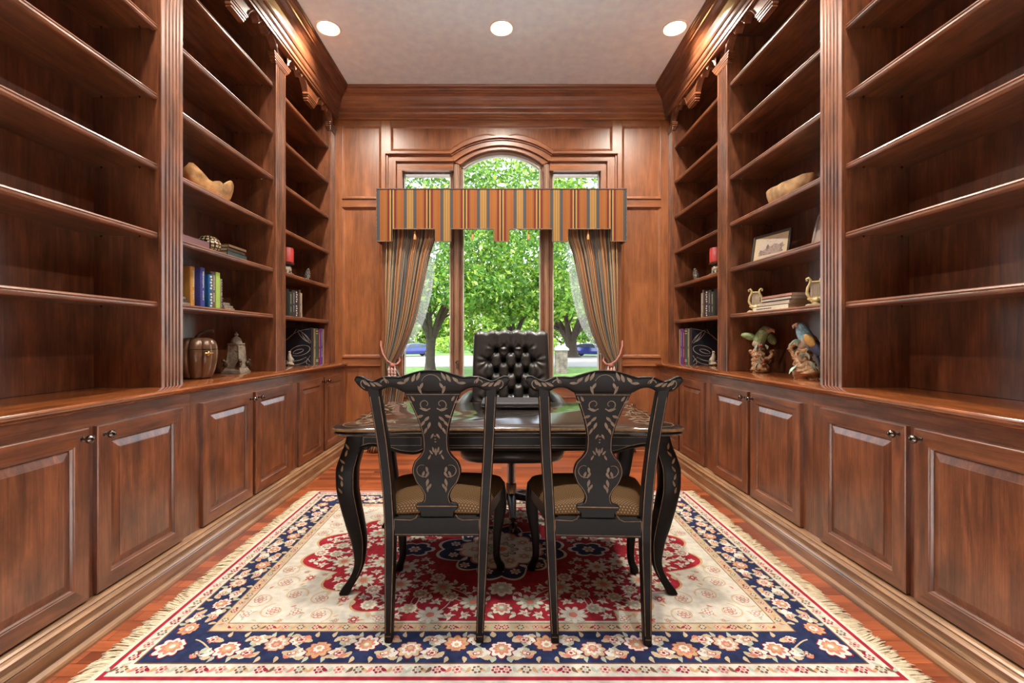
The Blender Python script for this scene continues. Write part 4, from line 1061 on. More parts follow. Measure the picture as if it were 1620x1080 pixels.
for s in (-1, 1):
    side = 'left' if s < 0 else 'right'
    b = MB(); nu, nv = 150, 64; uvs = []; CW = 1.35
    ztop = 2.50
    for j in range(nv + 1):
        z = lerp(.012, ztop, j / nv); xi, xo = inner_x(z), outer_x(z)
        tie = math.exp(-((z - .90) / .22) ** 2); wid = abs(xi - xo)
        for i in range(nu + 1):
            u = i / nu
            ph = u * 2 * PI * 13 + .5 * math.sin(z * 2.1 + u * 5)
            amp = lerp(.013, .022, tie) * (1 - .25 * tie)
            x = lerp(xo, xi, u) + .010 * math.sin(ph * 2 + 1) * wid
            y = 4.575 + amp * math.sin(ph) + .012 * math.sin(u * 23 + z) - .03 * tie * math.sin(PI * u)
            b.v.append((-s * x, y, z)); uvs.append((u * CW - 1.35 + .3595 * 4.44, z))
    for j in range(nv):
        for i in range(nu): k = j * (nu + 1) + i; b.f.append((k, k + 1, k + nu + 2, k + nu + 1)); b.m.append(0)
    dr = thing('drape', 'striped drape tied back on the %s of the window' % side, 'curtain', (s * 1.12, 4.575, 0), 0, 'striped drapes')
    ob = b.build('drape_panel', M['stripe2'], dr, smooth_ang=180, off=dr.location.copy(), uvs=uvs, recalc=False)
    so = ob.modifiers.new('Thickness', 'SOLIDIFY'); so.thickness = .003; so.offset = 0
    # beaded leading edge trim
    b = MB(); b.tube([(s * -inner_x(z), 4.575 + .02, z) for z in [lerp(.95, 2.45, i / 40) for i in range(41)]], (.009), 6); M.setdefault('trim', plain('braid_trim', (.30, .17, .10), .7, var=.5, vscale=90)); b.build('edge_braid', M['trim'], dr, off=dr.location.copy(), smooth_ang=60)
    # sheer behind it
    b = MB(); nu, nv = 60, 40
    for j in range(nv + 1):
        z = lerp(.80, 2.5, j / nv); xi = inner_x(z) + pw([(.8, .01), (1.05, .03), (1.3, .09), (1.6, .10), (2.0, .06), (2.2, .03)], z); xo = outer_x(z) + .02
        for i in range(nu + 1):
            u = i / nu; b.v.append((s * -lerp(xo, xi, u), 4.628 + .006 * math.sin(u * 40 + z * 2), z))
    for j in range(nv):
        for i in range(nu): k = j * (nu + 1) + i; b.f.append((k, k + 1, k + nu + 2, k + nu + 1)); b.m.append(0)
    sh = b.build('sheer_curtain', M['sheer'], smooth_ang=180, recalc=False); so = sh.modifiers.new('Thickness', 'SOLIDIFY'); so.thickness = .001
    tag(sh, 'thin white sheer curtain behind the %s striped drape' % side, 'curtain', 'sheer curtains')
    # rope tie-back with tassels
    M.setdefault('rope', plain('pink_rope', (.34, .13, .10), .7, bump=.6, bscale=120, var=.4, vscale=90))
    tb = thing('curtain_tieback', 'pinkish rope tieback with tassels holding the %s drape' % side, 'tieback', (s * 1.08, 4.50, .89)); to = tb.location.copy()
    pth = [(s * 1.22, 4.60, 1.13), (s * 1.205, 4.545, 1.08), (s * 1.175, 4.505, 1.00), (s * 1.13, 4.490, .935), (s * 1.075, 4.485, .898), (s * 1.035, 4.50, .90), (s * 1.02, 4.56, .93), (s * 1.04, 4.61, .98)]
    fine = []
    for a, c in zip(pth, pth[1:]):
        for i in range(6): fine.append(tuple(lerp(a[q], c[q], i / 6) for q in range(3)))
    b = MB(); b.tube(fine, [.0085 + .0015 * (i % 2) for i in range(len(fine))], 8); b.blob((s * 1.075, 4.478, .890), (.024, .016, .022), bump=.3, freq=20)
    b.build('rope', M['rope'], tb, off=to, smooth_ang=70)
    for k, dx in enumerate((-.030, 0, .030)):
        x, y = s * (1.078 + dx), 4.470 + .004 * k; b = MB(); h = .885
        b.lathe([(.004, h), (.006, h - .02), (.013, h - .03), (.014, h - .045), (.008, h - .055), (.012, h - .062), (.013, h - .078), (.008, h - .085), (.012, h - .09), (.015, h - .13), (.016, h - .160), (.002, h - .163)], (x, y, 0), 12)
        M.setdefault('rtas', plain('pink_white_tassel', (.50, .30, .26), .7, var=.5, vscale=70)); b.build('tassel', M['rtas'], tb, off=to, smooth_ang=60)

# ------------------------------------------------------------------ shelf contents
S1, S2, S3 = 1.337 + .0004, 1.684 + .0004, 2.027 + .0004; CT = .9075 + .0004
M['pages'] = plain('book_pages', (.62, .55, .42), .9, bump=.3, bscale=300)
_cov = {}
def cover(c):
    k = tuple(round(x, 3) for x in c)
    if k not in _cov: _cov[k] = plain('book_cover_%d' % len(_cov), c, .5, var=.1)
    return _cov[k]
INK = plain('spine_print', (.72, .68, .55), .5); GILT = plain('gilt_print', (.62, .46, .20), .4, .3); SILV = plain('silver_print', (.50, .47, .40), .5); DINK = plain('dark_print', (.05, .05, .06), .6)
def upright(s, xs, y0, th, h, d, z, col, label, group, ink=INK, orn='text', cat='book'):
    """book standing with its spine towards the room; xs = |x| of the spine, y0 near face"""
    t = thing('book', label, cat, (s * (xs + d / 2), y0 + th / 2, z), 0, group); off = t.location.copy()
    c = cover(col); b = MB(); X = lambda a: s * a
    def bx(x0, x1, ya, yb, za, zb, m=0): p, q = sorted((X(x0), X(x1))); b.box(p, q, ya, yb, za, zb, m)
    ct = .0028
    bx(xs + .004, xs + d, y0, y0 + ct, z, z + h); bx(xs + .004, xs + d, y0 + th - ct, y0 + th, z, z + h)
    pts = [(X(xs + .006), y0), (X(xs + .001), y0 + .002)] + [(X(xs - .002 * math.sin(PI * i / 6)), y0 + .002 + (th - .004) * i / 6) for i in range(1, 6)] + [(X(xs + .001), y0 + th - .002), (X(xs + .006), y0 + th)]
    b.prism([(x, y, z) for x, y in pts], (0, 0, h))
    sx = X(xs - .0035)
    def mark(ya, yb, za, zb): b.add([(sx, ya, za), (sx, yb, za), (sx, yb, zb), (sx, ya, zb)], [(0, 1, 2, 3)], 1)
    rr2 = random.Random(int(y0 * 1e4)); ym = y0 + th / 2
    if orn == 'text':
        zz = z + h * .20
        while zz < z + h * .9:
            L = rr2.uniform(.004, .009); w = min(th * .28, .006)
            if not z + h * .42 < zz < z + h * .5: mark(ym - w * rr2.uniform(.6, 1), ym + w * rr2.uniform(.6, 1), zz, zz + L * .6)
            zz += L
    elif orn == 'blocks':
        for i in range(11):
            za = z + h * (.06 + .085 * i)
            if i not in (5,): mark(y0 + th * .2 + th * .15 * (i % 2), y0 + th * .8 - th * .12 * ((i + 1) % 2), za, za + h * .05)
    elif orn == 'bands':
        for f in (.08, .12, .85, .92): mark(y0 + .003, y0 + th - .003, z + h * f, z + h * f + .004)
    b.build('cover', [c, ink], t, off=off, recalc=False if False else True)
    b = MB(); bx(xs + .005, xs + d - .004, y0 + ct, y0 + th - ct, z + .003, z + h - .004); b.build('pages', M['pages'], t, off=off)
    return t
def flat(s, x0, x1, y0, y1, z, th, col, label, group, ink=INK, text=False, rz=0.0, spine='room'):
    t = thing('book', label, 'book', (s * (x0 + x1) / 2, (y0 + y1) / 2, z), rz, group); hx, hy = (x1 - x0) / 2, (y1 - y0) / 2; c = cover(col)
    b = MB(); ct = .0025
    b.box(-hx, hx, -hy, hy, 0, ct); b.box(-hx, hx, -hy, hy, th - ct, th)
    sx = -s * hx
    b.box(min(sx, sx + s * .004), max(sx, sx + s * .004), -hy, hy, 0, th)
    if text:
        r2 = random.Random(5); y = -hy * .1
        while y < hy * .8: L = r2.uniform(.006, .012); b.add([(sx - s * .0006, y, th * .35), (sx - s * .0006, y + L * .7, th * .35), (sx - s * .0006, y + L * .7, th * .62), (sx - s * .0006, y, th * .62)], [(0, 1, 2, 3)], 1); y += L
    b.build('cover', [c, ink], t)
    b = MB(); p, q = sorted((sx + s * .005, -sx - s * .004)); b.box(p, q, -hy + .004, hy - .004, ct, th - ct); b.build('pages', M['pages'], t)
    return t
# left middle bay -----------------------------------------------------------
M['burl'] = plain('burl_wood', (.52, .30, .125), .4, 0, .3, bump=.4, bscale=30, var=.55, vscale=14)
M['burl2'] = plain('pale_root_wood', (.50, .33, .17), .45, 0, .2, bump=.4, bscale=24, var=.5, vscale=11)
def root_bowl(label, c, s, L, W, H, mat, seed, jag):
    t = thing('wooden_bowl', label, 'bowl', c, 0, 'wooden bowls on the shelves'); b = MB(); nu = 48
    def prof(k, zz, inset):
        ring = []
        for i in range(nu):
            a = 2 * PI * i / nu; n = noise.noise(Vector((math.cos(a) * 1.3 + seed, math.sin(a) * 1.3, seed * .7))); n2 = noise.noise(Vector((math.cos(a) * 3.1, math.sin(a) * 3.1 + seed, 4)))
            r = k * (1 + .22 * n + .08 * n2) - inset
            rim = zz * (1 + jag * .35 * n2 * (zz > .03) + jag * 1.3 * n * (zz > .03))
            ring.append((s * -r * W / 2 * math.cos(a), r * L / 2 * math.sin(a) , max(0, rim)))
        return ring
    b.loft([prof(.55, 0, 0), prof(.74, H * .12, 0), prof(.90, H * .4, 0), prof(.98, H * .75, 0), prof(1.0, H, 0), prof(.94, H * 1.0, .02), prof(.82, H * .7, .05), prof(.55, H * .35, .05), prof(.2, H * .28, .02)])
    b.build('bowl', mat, t, smooth_ang=60); return t
root_bowl('jagged free-form wooden bowl on the shelf above the checkered ball', (-1.865, 2.87, S3), -1, .44, .22, .125, M['burl'], 3.1, .45)
root_bowl('smooth boat-shaped wooden bowl on the shelf above the framed picture', (1.87, 2.93, S3), 1, .42, .22, .115, M['burl2'], 8.4, .05)
flat(-1, 1.775, 2.00, 2.47, 2.765, S2, .052, (.16, .08, .09), 'large thick book lying flat beside the checkered ball', 'books on the left shelf')
ball = thing('checkered_ball', 'black and cream checkered ball beside the large flat book', 'ornament', (-1.86, 2.885, S2), 0); b = MB(); nu, nv = 16, 9
for j in range(nv * 3 + 1):
    t_ = PI * clamp(j / (nv * 3), .01, .99)
    for i in range(nu * 3): a = 2 * PI * i / (nu * 3); b.v.append((.072 * math.sin(t_) * math.cos(a), .072 * math.sin(t_) * math.sin(a), .060 - .060 * math.cos(t_)))
for j in range(nv * 3):
    for i in range(nu * 3):
        k = j * nu * 3 + i; k2 = j * nu * 3 + (i + 1) % (nu * 3); b.f.append((k, k2, k2 + nu * 3, k + nu * 3))
        u, v = (i + .5) / 3, (j + .5) / 3; p, q = math.floor(u + v), math.floor(u - v); b.m.append((p + 0) % 2 if False else int((math.floor((u + v) / 1) % 2) == (math.floor((u - v) / 1) % 2)))
M['blackgl'] = plain('black_glaze', (.010, .009, .010), .15); M['creamgl'] = plain('cream_glaze', (.55, .42, .25), .25)
b.build('shell', [M['blackgl'], M['creamgl']], ball, smooth_ang=180)
for k, (z0, th, c, xa, ya, yb, lab) in enumerate(((0, .018, (.16, .06, .04), 1.79, 2.985, 3.235, 'reddish small book at the bottom of the left shelf stack'), (.0184, .030, (.035, .075, .075), 1.80, 2.99, 3.215, 'dark teal small book in the middle of the left shelf stack'), (.0488, .024, (.055, .035, .022), 1.805, 3.0, 3.205, 'brown small book under the top one of the left shelf stack'), (.0732, .020, (.20, .125, .065), 1.80, 3.005, 3.21, 'tan small book on top of the left shelf stack'))):
    flat(-1, xa, xa + .15, ya, yb, S2 + z0, th, c, lab, 'small books stacked by the ball')
M['bronze'] = plain('aged_bronze', (.085, .055, .035), .4, .5, bump=.5, bscale=60, var=.6, vscale=40); M['stone'] = plain('grey_stone', (.24, .205, .16), .8, bump=.6, bscale=70, var=.35, vscale=40)
G = 'books on the shelf above the pumpkin box'
bk = thing('bookend', 'bronze figure bookend on a small base left of the tan book', 'bookend', (-1.86, 2.575, S1)); b = MB()
b.box(-.05, .05, -.06, .07, 0, .022, 1); b.box(-.045, .045, -.055, .06, .0222, .04, 0); b.box(-.04, .04, -.05, .05, .0402, .055, 1); b.build('book_base', [M['bronze'], M['stone']], bk, bevel=.003)
b = MB(); b.blob((0, 0, .095), (.038, .042, .045), bump=.5, freq=16); b.blob((0, .005, .140), (.03, .032, .03), bump=.6, freq=20, seed=3); b.blob((0, -.005, .168), (.02, .022, .02), bump=.5, freq=18, seed=5); b.tube([(-.02, -.03, .12), (-.035, -.045, .09), (-.02, -.05, .07)], .010, 8); b.tube([(.0, .03, .13), (-.025, .05, .10), (-.02, .04, .065)], .010, 8); b.build('figure', M['bronze'], bk, smooth_ang=70)
upright(-1, 1.845, 2.700, .040, .245, .18, S1, (.50, .25, .055), 'tan covered book left of the indigo book', G)
upright(-1, 1.815, 2.7425, .044, .245, .20, S1, (.035, .045, .24), 'tall indigo blue book beside the tan one', G)
upright(-1, 1.850, 2.788, .016, .245, .17, S1, (.010, .010, .014), 'thin black book standing behind the bright blue one', G, orn='none')
upright(-1, 1.805, 2.8055, .038, .212, .19, S1, (.01, .10, .26), 'bright blue book with pale blocks on its spine', G, orn='blocks')
upright(-1, 1.815, 2.8445, .046, .236, .19, S1, (.105, .085, .06), 'grey-brown book left of the lime green one', G)
upright(-1, 1.815, 2.8915, .046, .238, .19, S1, (.36, .55, .10), 'lime green book on the shelf above pumpkin box', G, orn='none')
upright(-1, 1.815, 2.9385, .022, .200, .19, S1, (.30, .26, .20), 'thin mottled grey book right of the lime green one', G, orn='blocks', ink=DINK)
bk = thing('bookend', 'small grey stacked-book bookend right of the upright books', 'bookend', (-1.85, 3.02, S1)); b = MB(); b.box(-.045, .045, -.055, .06, 0, .018); b.box(-.04, .04, -.05, .05, .0182, .034); b.box(-.035, .035, -.05, .02, .0342, .052); b.build('book_base', M['stone'], bk, bevel=.003)
b = MB(); b.blob((0, -.035, .075), (.022, .015, .03), bump=.6, freq=18); b.blob((0, -.04, .125), (.014, .012, .03), bump=.6, freq=18, seed=4); b.build('figure', M['bronze'], bk, smooth_ang=60)
# pumpkin box
M['pump'] = plain('bronze_brown_lacquer', (.135, .072, .038), .28, .15, .4, var=.25, vscale=16)
pk = thing('pumpkin_box', 'brown ribbed pumpkin-shaped box with curved stem and brass clasp', 'box', (-1.875, 2.80, CT))
def pump_ring(r, z, n=96, rot=.2):
    p = []
    for i in range(n): a = 2 * PI * i / n; k = 1 - .17 * (1 - abs(math.sin(4.5 * a + rot)) ** .5); p.append((r * k * math.cos(a), r * k * math.sin(a), z))
    return p
b = MB(); b.loft([pump_ring(r, z) for r, z in ((.02, 0), (.070, .0), (.085, .012), (.101, .06), (.110, .11), (.114, .150), (.113, .178), (.100, .178))]); b.build('body', M['pump'], pk, smooth_ang=50)
b = MB(); b.loft([pump_ring(r, z) for r, z in ((.100, .181), (.1125, .181), (.110, .205), (.100, .228), (.082, .243), (.055, .250), (.03, .246), (.008, .238))]); ld = b.build('lid', M['pump'], pk, smooth_ang=50)
b = MB(); b.tube([(0, 0, .235), (.004, .002, .258), (.016, .01, .278), (.045, .02, .291), (.085, .03, .292)], [.018, .012, .0095, .0085, .011], 8); b.build('stem', M['bronze'], ld, smooth_ang=60)
b = MB(); b.blob((.104, -.050, .155), (.010, .012, .016)); b.tube([(.098, -.075, .158), (.108, -.06, .155), (.112, -.03, .156), (.107, -.012, .158)], .005, 8); b.build('clasp', M['brass'], pk, smooth_ang=70)
# carved stone tower box
ob = thing('stone_obelisk', 'carved grey stone tower-shaped ornament with domed top beside the pumpkin box', 'ornament', (-1.885, 3.235, CT)); b = MB()
for h0, h1, w0, w1 in ((0, .014, .066, .066), (.014, .020, .062, .062), (.020, .036, .060, .052), (.036, .044, .053, .053)):
    b.loft([[(-w0, -w0, h0), (w0, -w0, h0), (w0, w0, h0), (-w0, w0, h0)], [(-w1, -w1, h1), (w1, -w1, h1), (w1, w1, h1), (-w1, w1, h1)]])
b.loft([[(-w, -w, z), (w, -w, z), (w, w, z), (-w, w, z)] for w, z in ((.046, .044), (.034, .196), (.038, .200), (.040, .206), (.040, .212))])
for sx in (-1, 1):
    for sy in (-1, 1): b.tube([(sx * .044, sy * .044, .05), (sx * .035, sy * .035, .196)], .006, 8)
for a in range(4):
    st = len(b.v); b.loft([[(-.026, -.041, .07), (.026, -.041, .07), (.026, -.038, .07), (-.026, -.038, .07)], [(-.019, -.0345, .175), (.019, -.0345, .175), (.019, -.031, .175), (-.019, -.031, .175)]]); b.xform(Matrix.Rotation(a * PI / 2, 4, 'Z'), st)
b.build('body', M['stone'], ob, bevel=.002)
b = MB(); b.lathe([(.037, .212), (.036, .222), (.031, .238), (.022, .251), (.010, .258), (.008, .262), (.013, .268), (.014, .275), (.008, .281), (.005, .286), (.001, .296)], n=16); b.build('dome', M['stone'], ob, smooth_ang=30)
for sx in (-1, 1):
    for sy in (-1, 1):
        b = MB(); b.blob((sx * .050, sy * .050, .068), (.017, .017, .022), bump=.5, freq=14, seed=sx + 2 * sy); b.blob((sx * .057, sy * .057, .088), (.013, .013, .013), bump=.5, freq=18, seed=sx * 3 + sy); b.tube([(sx * .06, sy * .06, .075), (sx * .064, sy * .064, .045)], .007, 8); b.build('corner_figure', M['bronze'], ob, smooth_ang=70)
# far bays, mirrored -------------------------------------------------------------
M['wax'] = plain('red_wax', (.36, .022, .022), .45, 0, .1); M['silver'] = plain('silver_grey', (.25, .24, .22), .45, .5, bump=.5, bscale=60, var=.5, vscale=40); M['ivory'] = plain('ivory_resin', (.46, .40, .31), .5, bump=.4, bscale=70, var=.3, vscale=30)
CALL = plain('calligraphy_cover', (.013, .018, .030), .45)
for s in (-1, 1):
    side = 'left' if s < 0 else 'right'
    cd = thing('candle', 'red pillar candle on an animal holder in the far %s bookcase' % side, 'candle', (s * 1.795, 3.80, S2 + .1004)); b = MB(); b.lathe([(.050, 0), (.054, .004), (.054, .118), (.050, .124), (.044, .121), (.02, .119), (.001, .119)], n=28); b.build('wax', M['wax'], cd, smooth_ang=40)
    b = MB(); b.tube([(0, 0, .118), (.002, 0, .130)], .0015, 6); b.build('wick', M['blackgl'], cd)
    hd = thing('candle_holder', 'carved animal candle holder under the red candle in the far %s bookcase' % side, 'candle holder', (s * 1.795, 3.80, S2)); b = MB()
    b.lathe([(.062, 0), (.062, .006), (.055, .012), (.03, .016)], n=24); b.build('foot', M['bronze'], hd, smooth_ang=40); b = MB(); b.lathe([(.03, .082), (.058, .090), (.060, .098), (.054, .100)], n=24); b.build('cup', M['bronze'], hd, smooth_ang=40)
    b = MB(); b.blob((0, 0, .048), (.034, .044, .030), bump=.5, freq=14); b.blob((0, .045, .060), (.018, .022, .017), bump=.4, freq=14); b.tube([(0, .055, .062), (0, .072, .056), (0, .076, .040)], [.010, .008, .004], 8)
    for q in (-1, 1):
        for y in (-.028, .026): b.tube([(q * .018, y, .040), (q * .02, y, .012)], [.012, .010], 8)
    b.build('animal', M['ivory'], hd, smooth_ang=70)
    pc = thing('pine_cone_ornament', 'small silvery pine cone ornament in the far %s bookcase' % side, 'ornament', (s * 1.80, 4.20, S2)); b = MB()
    b.lathe([(.022, 0), (.024, .004), (.010, .010)], n=14)
    for k in range(40):
        h = k / 40; a = k * 2.4; r = .019 * math.sin(PI * clamp(.25 + .75 * h)) + .003; b.blob((s * -.01 * h + r * math.cos(a), .015 * h + r * math.sin(a), .018 + .10 * h), (.0075, .0075, .005), 0, 6, 4, rot=(0, .5, a))
    b.tube([(0, 0, .0), (0, .008, .06), (0, .016, .108)], [.016, .02, .004], 8); b.build('scales', M['silver'], pc, smooth_ang=50)
    GB_ = 'books standing on the shelf below the %s candle' % side
    for k, (y0, th, h, xs, c, lab, orn) in enumerate(((3.800, .055, .235, 1.80, (.008, .010, .012), 'black book nearest the pilaster', 'none'), (3.857, .050, .215, 1.80, (.022, .045, .030), 'dark green book beside the black one', 'text'), (3.909, .056, .236, 1.80, (.035, .040, .050), 'charcoal book beside the dark green one', 'text'), (3.967, .048, .236, 1.80, (.030, .040, .060), 'slate blue book beside the charcoal one', 'blocks'), (4.017, .030, .220, 1.80, (.040, .018, .022), 'thin maroon book beside the slate blue one', 'none'), (4.049, .036, .250, 1.80, (.13, .095, .075), 'taller taupe book beside the maroon one', 'text'), (4.087, .022, .224, 1.80, (.42, .38, .30), 'thin ivory book at the window end of its row', 'none'))):
        upright(s, xs, y0, th, h, .18, S1, c, lab + ' under the %s candle' % side, GB_, orn=orn)
    be = thing('bookend', 'small dark bookend beside the ivory book under the %s candle' % side, 'bookend', (s * 1.83, 4.145, S1)); b = MB(); b.box(-.03, .03, -.03, .035, 0, .012); b.blob((0, -.008, .026), (.022, .020, .018), bump=.5, freq=14); b.build('figure', M['bronze'], be, smooth_ang=50)
    # big calligraphy album
    al = thing('book', 'large black album with silver calligraphy on the %s countertop' % side, 'book', (s * 1.895, 4.225, CT), 0, 'tall books on the %s countertop' % side); off = al.location.copy(); b = MB()
    X0, X1, ya, yb, H = 1.757, 2.03, 4.198, 4.252, .345
    p, q = sorted((s * X0, s * X1)); b.box(p, q, ya, ya + .003, CT, CT + H); b.box(p, q, yb - .003, yb, CT, CT + H); p, q = sorted((s * X0, s * (X0 + .004))); b.box(p, q, ya + .003, yb - .003, CT, CT + H)
    o = Orn(b, lambda u, v: (s * u, ya - .0008, CT + v))
    W = lambda t: .0055 * (.45 + .55 * abs(math.sin(t * 7)))
    def curve(pts, n=36):
        P = []
        for i in range(n + 1): t = i / n; P.append((pw([(k / (len(pts) - 1), a[0]) for k, a in enumerate(pts)], t), pw([(k / (len(pts) - 1), a[1]) for k, a in enumerate(pts)], t)))
        o.strip(P, W, 1)
    cxx = 1.875
    el = lambda cx, cz, rx, rz, a0, a1, rot: o.strip([(cx + rx * math.cos(a) * math.cos(rot) - rz * math.sin(a) * math.sin(rot), cz + rx * math.cos(a) * math.sin(rot) + rz * math.sin(a) * math.cos(rot)) for a in [lerp(a0, a1, i / 40) for i in range(41)]], W, 1)
    el(1.86, .135, .095, .045, -.6, 5.6, -.25); el(1.875, .128, .050, .016, 0, 6.3, -.3)
    el(1.83, .27, .018, .070, -1.4, 4.6, -.75); el(1.80, .25, .014, .06, -1.4, 4.4, -.7)
    curve([(1.765, .335), (1.83, .325), (1.90, .30), (1.97, .25), (2.02, .20)]); curve([(1.89, .335), (1.92, .29), (1.98, .235), (2.025, .22)])
    curve([(2.02, .05), (1.95, .035), (1.87, .045), (1.80, .075)]); curve([(1.91, .004), (1.86, .012), (1.80, .04), (1.765, .09)]); curve([(1.765, .03), (1.79, .06), (1.80, .02), (1.77, .004)])
    b.build('cover', [CALL, SILV], al, off=off, recalc=False)
    b = MB(); p, q = sorted((s * (X0 + .005), s * (X1 - .004))); b.box(p, q, ya + .003, yb - .003, CT + .003, CT + H - .004); b.build('pages', M['pages'], al, off=off)
    for k, (y0, th, h, c, lab, orn) in enumerate(((4.2545, .042, .340, (.20, .16, .09), 'tall tan book beside the calligraphy album', 'text'), (4.298, .058, .342, (.030, .085, .060), 'tall green book with pale top beside the tan one', 'bands'), (4.358, .044, .335, (.14, .018, .030), 'tall crimson book between the green and purple ones', 'text'), (4.404, .070, .342, (.10, .035, .22), 'tall purple book beside the crimson one', 'text'), (4.476, .036, .338, (.26, .19, .12), 'tall beige book at the window end of its row', 'none'))):
        upright(s, 1.757, y0, th, h, .25, CT, c, lab + ', %s countertop' % side, 'tall books on the %s countertop' % side, orn=orn)
    fg = thing('figurine', 'small white and grey figurine in front of the %s calligraphy album' % side, 'figurine', (s * 1.90, 4.09, CT)); b = MB()
    b.blob((0, 0, .018), (.032, .036, .020), bump=.5, freq=12); b.tube([(0, .0, .025), (s * -.006, .004, .055), (s * .006, .0, .085), (s * .004, -.004, .118)], [.024, .026, .018, .010], 10); b.blob((s * .002, -.006, .124), (.012, .013, .012)); b.build('body', M['ivory'], fg, smooth_ang=70)
    b = MB(); b.blob((s * -.022, .004, .055), (.007, .016, .026), rot=(0, s * .4, 0)); b.build('wing', M['silver'], fg, smooth_ang=70)
# right middle bay -----------------------------------------------------------
M['frame'] = plain('black_frame', (.03, .026, .026), .35, 0, .3); M['mount'] = plain('cream_mount', (.60, .50, .33), .8); M['sketch'] = plain('sepia_paper', (.58, .50, .42), .8); M['sepia'] = plain('sepia_ink', (.20, .14, .12), .8); M['sepia2'] = plain('sepia_wash', (.38, .30, .26), .8)
pf = thing('picture_frame', 'black framed sepia landscape sketch leaning on the shelf', 'picture frame', (1.865, 3.165, S2 + .002)); W_, H_ = .32, .205
b = MB(); 
def fr(u, v, d): return (d, u, v)
pr = [(0, 0), (0, .014), (.004, .017), (.016, .015), (.018, .008)]
rings = []
for a, d in pr: rings.append([(-d, -W_ / 2 + a, a), (-d, W_ / 2 - a, a), (-d, W_ / 2 - a, H_ - a), (-d, -W_ / 2 + a, H_ - a)])
for A, B_ in zip(rings, rings[1:]):
    for i in range(4): j = (i + 1) % 4; b.add([A[i], A[j], B_[j], B_[i]], [(0, 1, 2, 3)])
b.add(rings[0], [(3, 2, 1, 0)]); fo = b.build('frame', M['frame'], pf)
b = MB(); b.box(-.0085, -.004, -W_ / 2 + .017, W_ / 2 - .017, .017, H_ - .017, 0); pic = Orn(b, lambda u, v: (-.0092, -u, v + H_ / 2)); w2, h2 = .108, .062
pic.poly([(-w2, -h2), (w2, -h2), (w2, h2), (-w2, h2)], 1); pic.fn = lambda u, v: (-.0097, -u, v + H_ / 2)
r3 = random.Random(4); pic.poly([(-.10, -.05), (.10, -.05), (.10, .020), (.07, .006), (.03, .022), (0, .004), (-.04, .0), (-.07, -.018), (-.10, -.022)], 3); pic.fn = lambda u, v: (-.0101, -u, v + H_ / 2)
for k in range(90): u, v = r3.uniform(-.1, .1), r3.uniform(-.05, .012); v = v if v < .02 + .2 * u else v - .03; pic.leaf(u, v, r3.uniform(.006, .022), r3.uniform(.002, .006), r3.uniform(-.3, .5), 2)
for k in range(14): pic.leaf(r3.uniform(-.09, .08), r3.uniform(.035, .06), .018, .004, .1, 3)
pic.poly([(-.035, -.005), (-.015, -.005), (-.015, .014), (-.025, .026), (-.035, .014)], 2)
b.build('picture', [M['mount'], M['sketch'], M['sepia'], M['sepia2']], pf, recalc=False)
b = MB(); b.box(0, .004, -.03, .03, .02, .18); b.build('easel_back', M['frame'], pf)
pf.rotation_euler = (0, math.radians(9), math.radians(14)); 
M['silverm'] = plain('silver_metal', (.62, .60, .56), .25, 1.0)
p2 = thing('picture_frame', 'silver arched picture frame half hidden behind the right pilaster', 'picture frame', (1.90, 2.66, S2 + .002)); b = MB(); 
def archpts(w, h, e): return [(-w + e, e), (w - e, e)] + [((w - e) * math.cos(a), h - w + (w - e) * math.sin(a)) for a in [PI * i / 16 for i in range(17)]]
A, B_ = archpts(.13, .30, 0), archpts(.13, .30, .016); n_ = len(A)
for d0, P0, d1, P1 in ((0, A, -.012, A), (-.012, A, -.012, B_), (-.012, B_, -.004, B_)):
    b.loft([[(d0, u, v) for u, v in P0], [(d1, u, v) for u, v in P1]], cap=False)
b.add([(0, u, v) for u, v in A], [tuple(range(n_))]); b.build('frame', M['silverm'], p2)
b = MB(); b.prism([(-.004, u, v) for u, v in B_], (.002, 0, 0)); b.build('picture', M['sepia2'], p2)
p2.rotation_euler = (0, math.radians(12), math.radians(0))
M['lyre'] = plain('pale_gold_metal', (.62, .50, .25), .38, .35, bump=.3, bscale=80, var=.25, vscale=40); M['lyreb'] = plain('onyx_base', (.42, .35, .25), .35)
def lyre(label, y, x):
    t = thing('lyre_bookend', label, 'bookend', (x, y, S1), math.radians(50), 'lyre bookends'); b = MB()
    b.loft([sq_ring((0, 0, 0), .062, .046, z, 24, 8) if z < .001 else sq_ring((0, 0, 0), .062 - k, .046 - k, z, 24, 8) for z, k in ((0, 0), (.008, 0), (.012, .006), (.016, .012))]); b.build('base', M['lyreb'], t, smooth_ang=40)
    b = MB()
    for q in (-1, 1): b.tube([(0, q * .006, .045), (0, q * .030, .055), (0, q * .042, .082), (0, q * .038, .115), (0, q * .026, .140), (0, q * .024, .160), (0, q * .034, .172), (0, q * .045, .166), (0, q * .043, .155), (0, q * .036, .156)], [.009, .009, .0085, .008, .0075, .007, .0068, .006, .005, .003], 10)
    b.tube([(0, -.028, .148), (0, .028, .148)], .005, 8); b.blob((0, 0, .040), (.014, .030, .020), bump=.5, freq=16); b.lathe([(.026, .014), (.020, .02), (.012, .03)], n=16)
    for q in (-1, 1): b.blob((0, q * .024, .045), (.010, .018, .012), rot=(q * .6, 0, 0), bump=.4, freq=14)
    b.build('frame', M['lyre'], t, smooth_ang=70)
    b = MB()
    for k in range(4): yy = -.0165 + .011 * k; b.tube([(0, yy, .05), (0, yy, .148)], .0014, 6)
    b.build('strings', M['lyre'], t)
    b = MB(); b.box(.006, .009, -.026, .026, .05, .145); b.build('back_plate', M['sketch'], t)
lyre('pale gold lyre bookend at the window end of the flat book stack', 3.27, 1.825)
lyre('pale gold lyre bookend against the right fluted pilaster', 2.66, 1.835)
z = S1
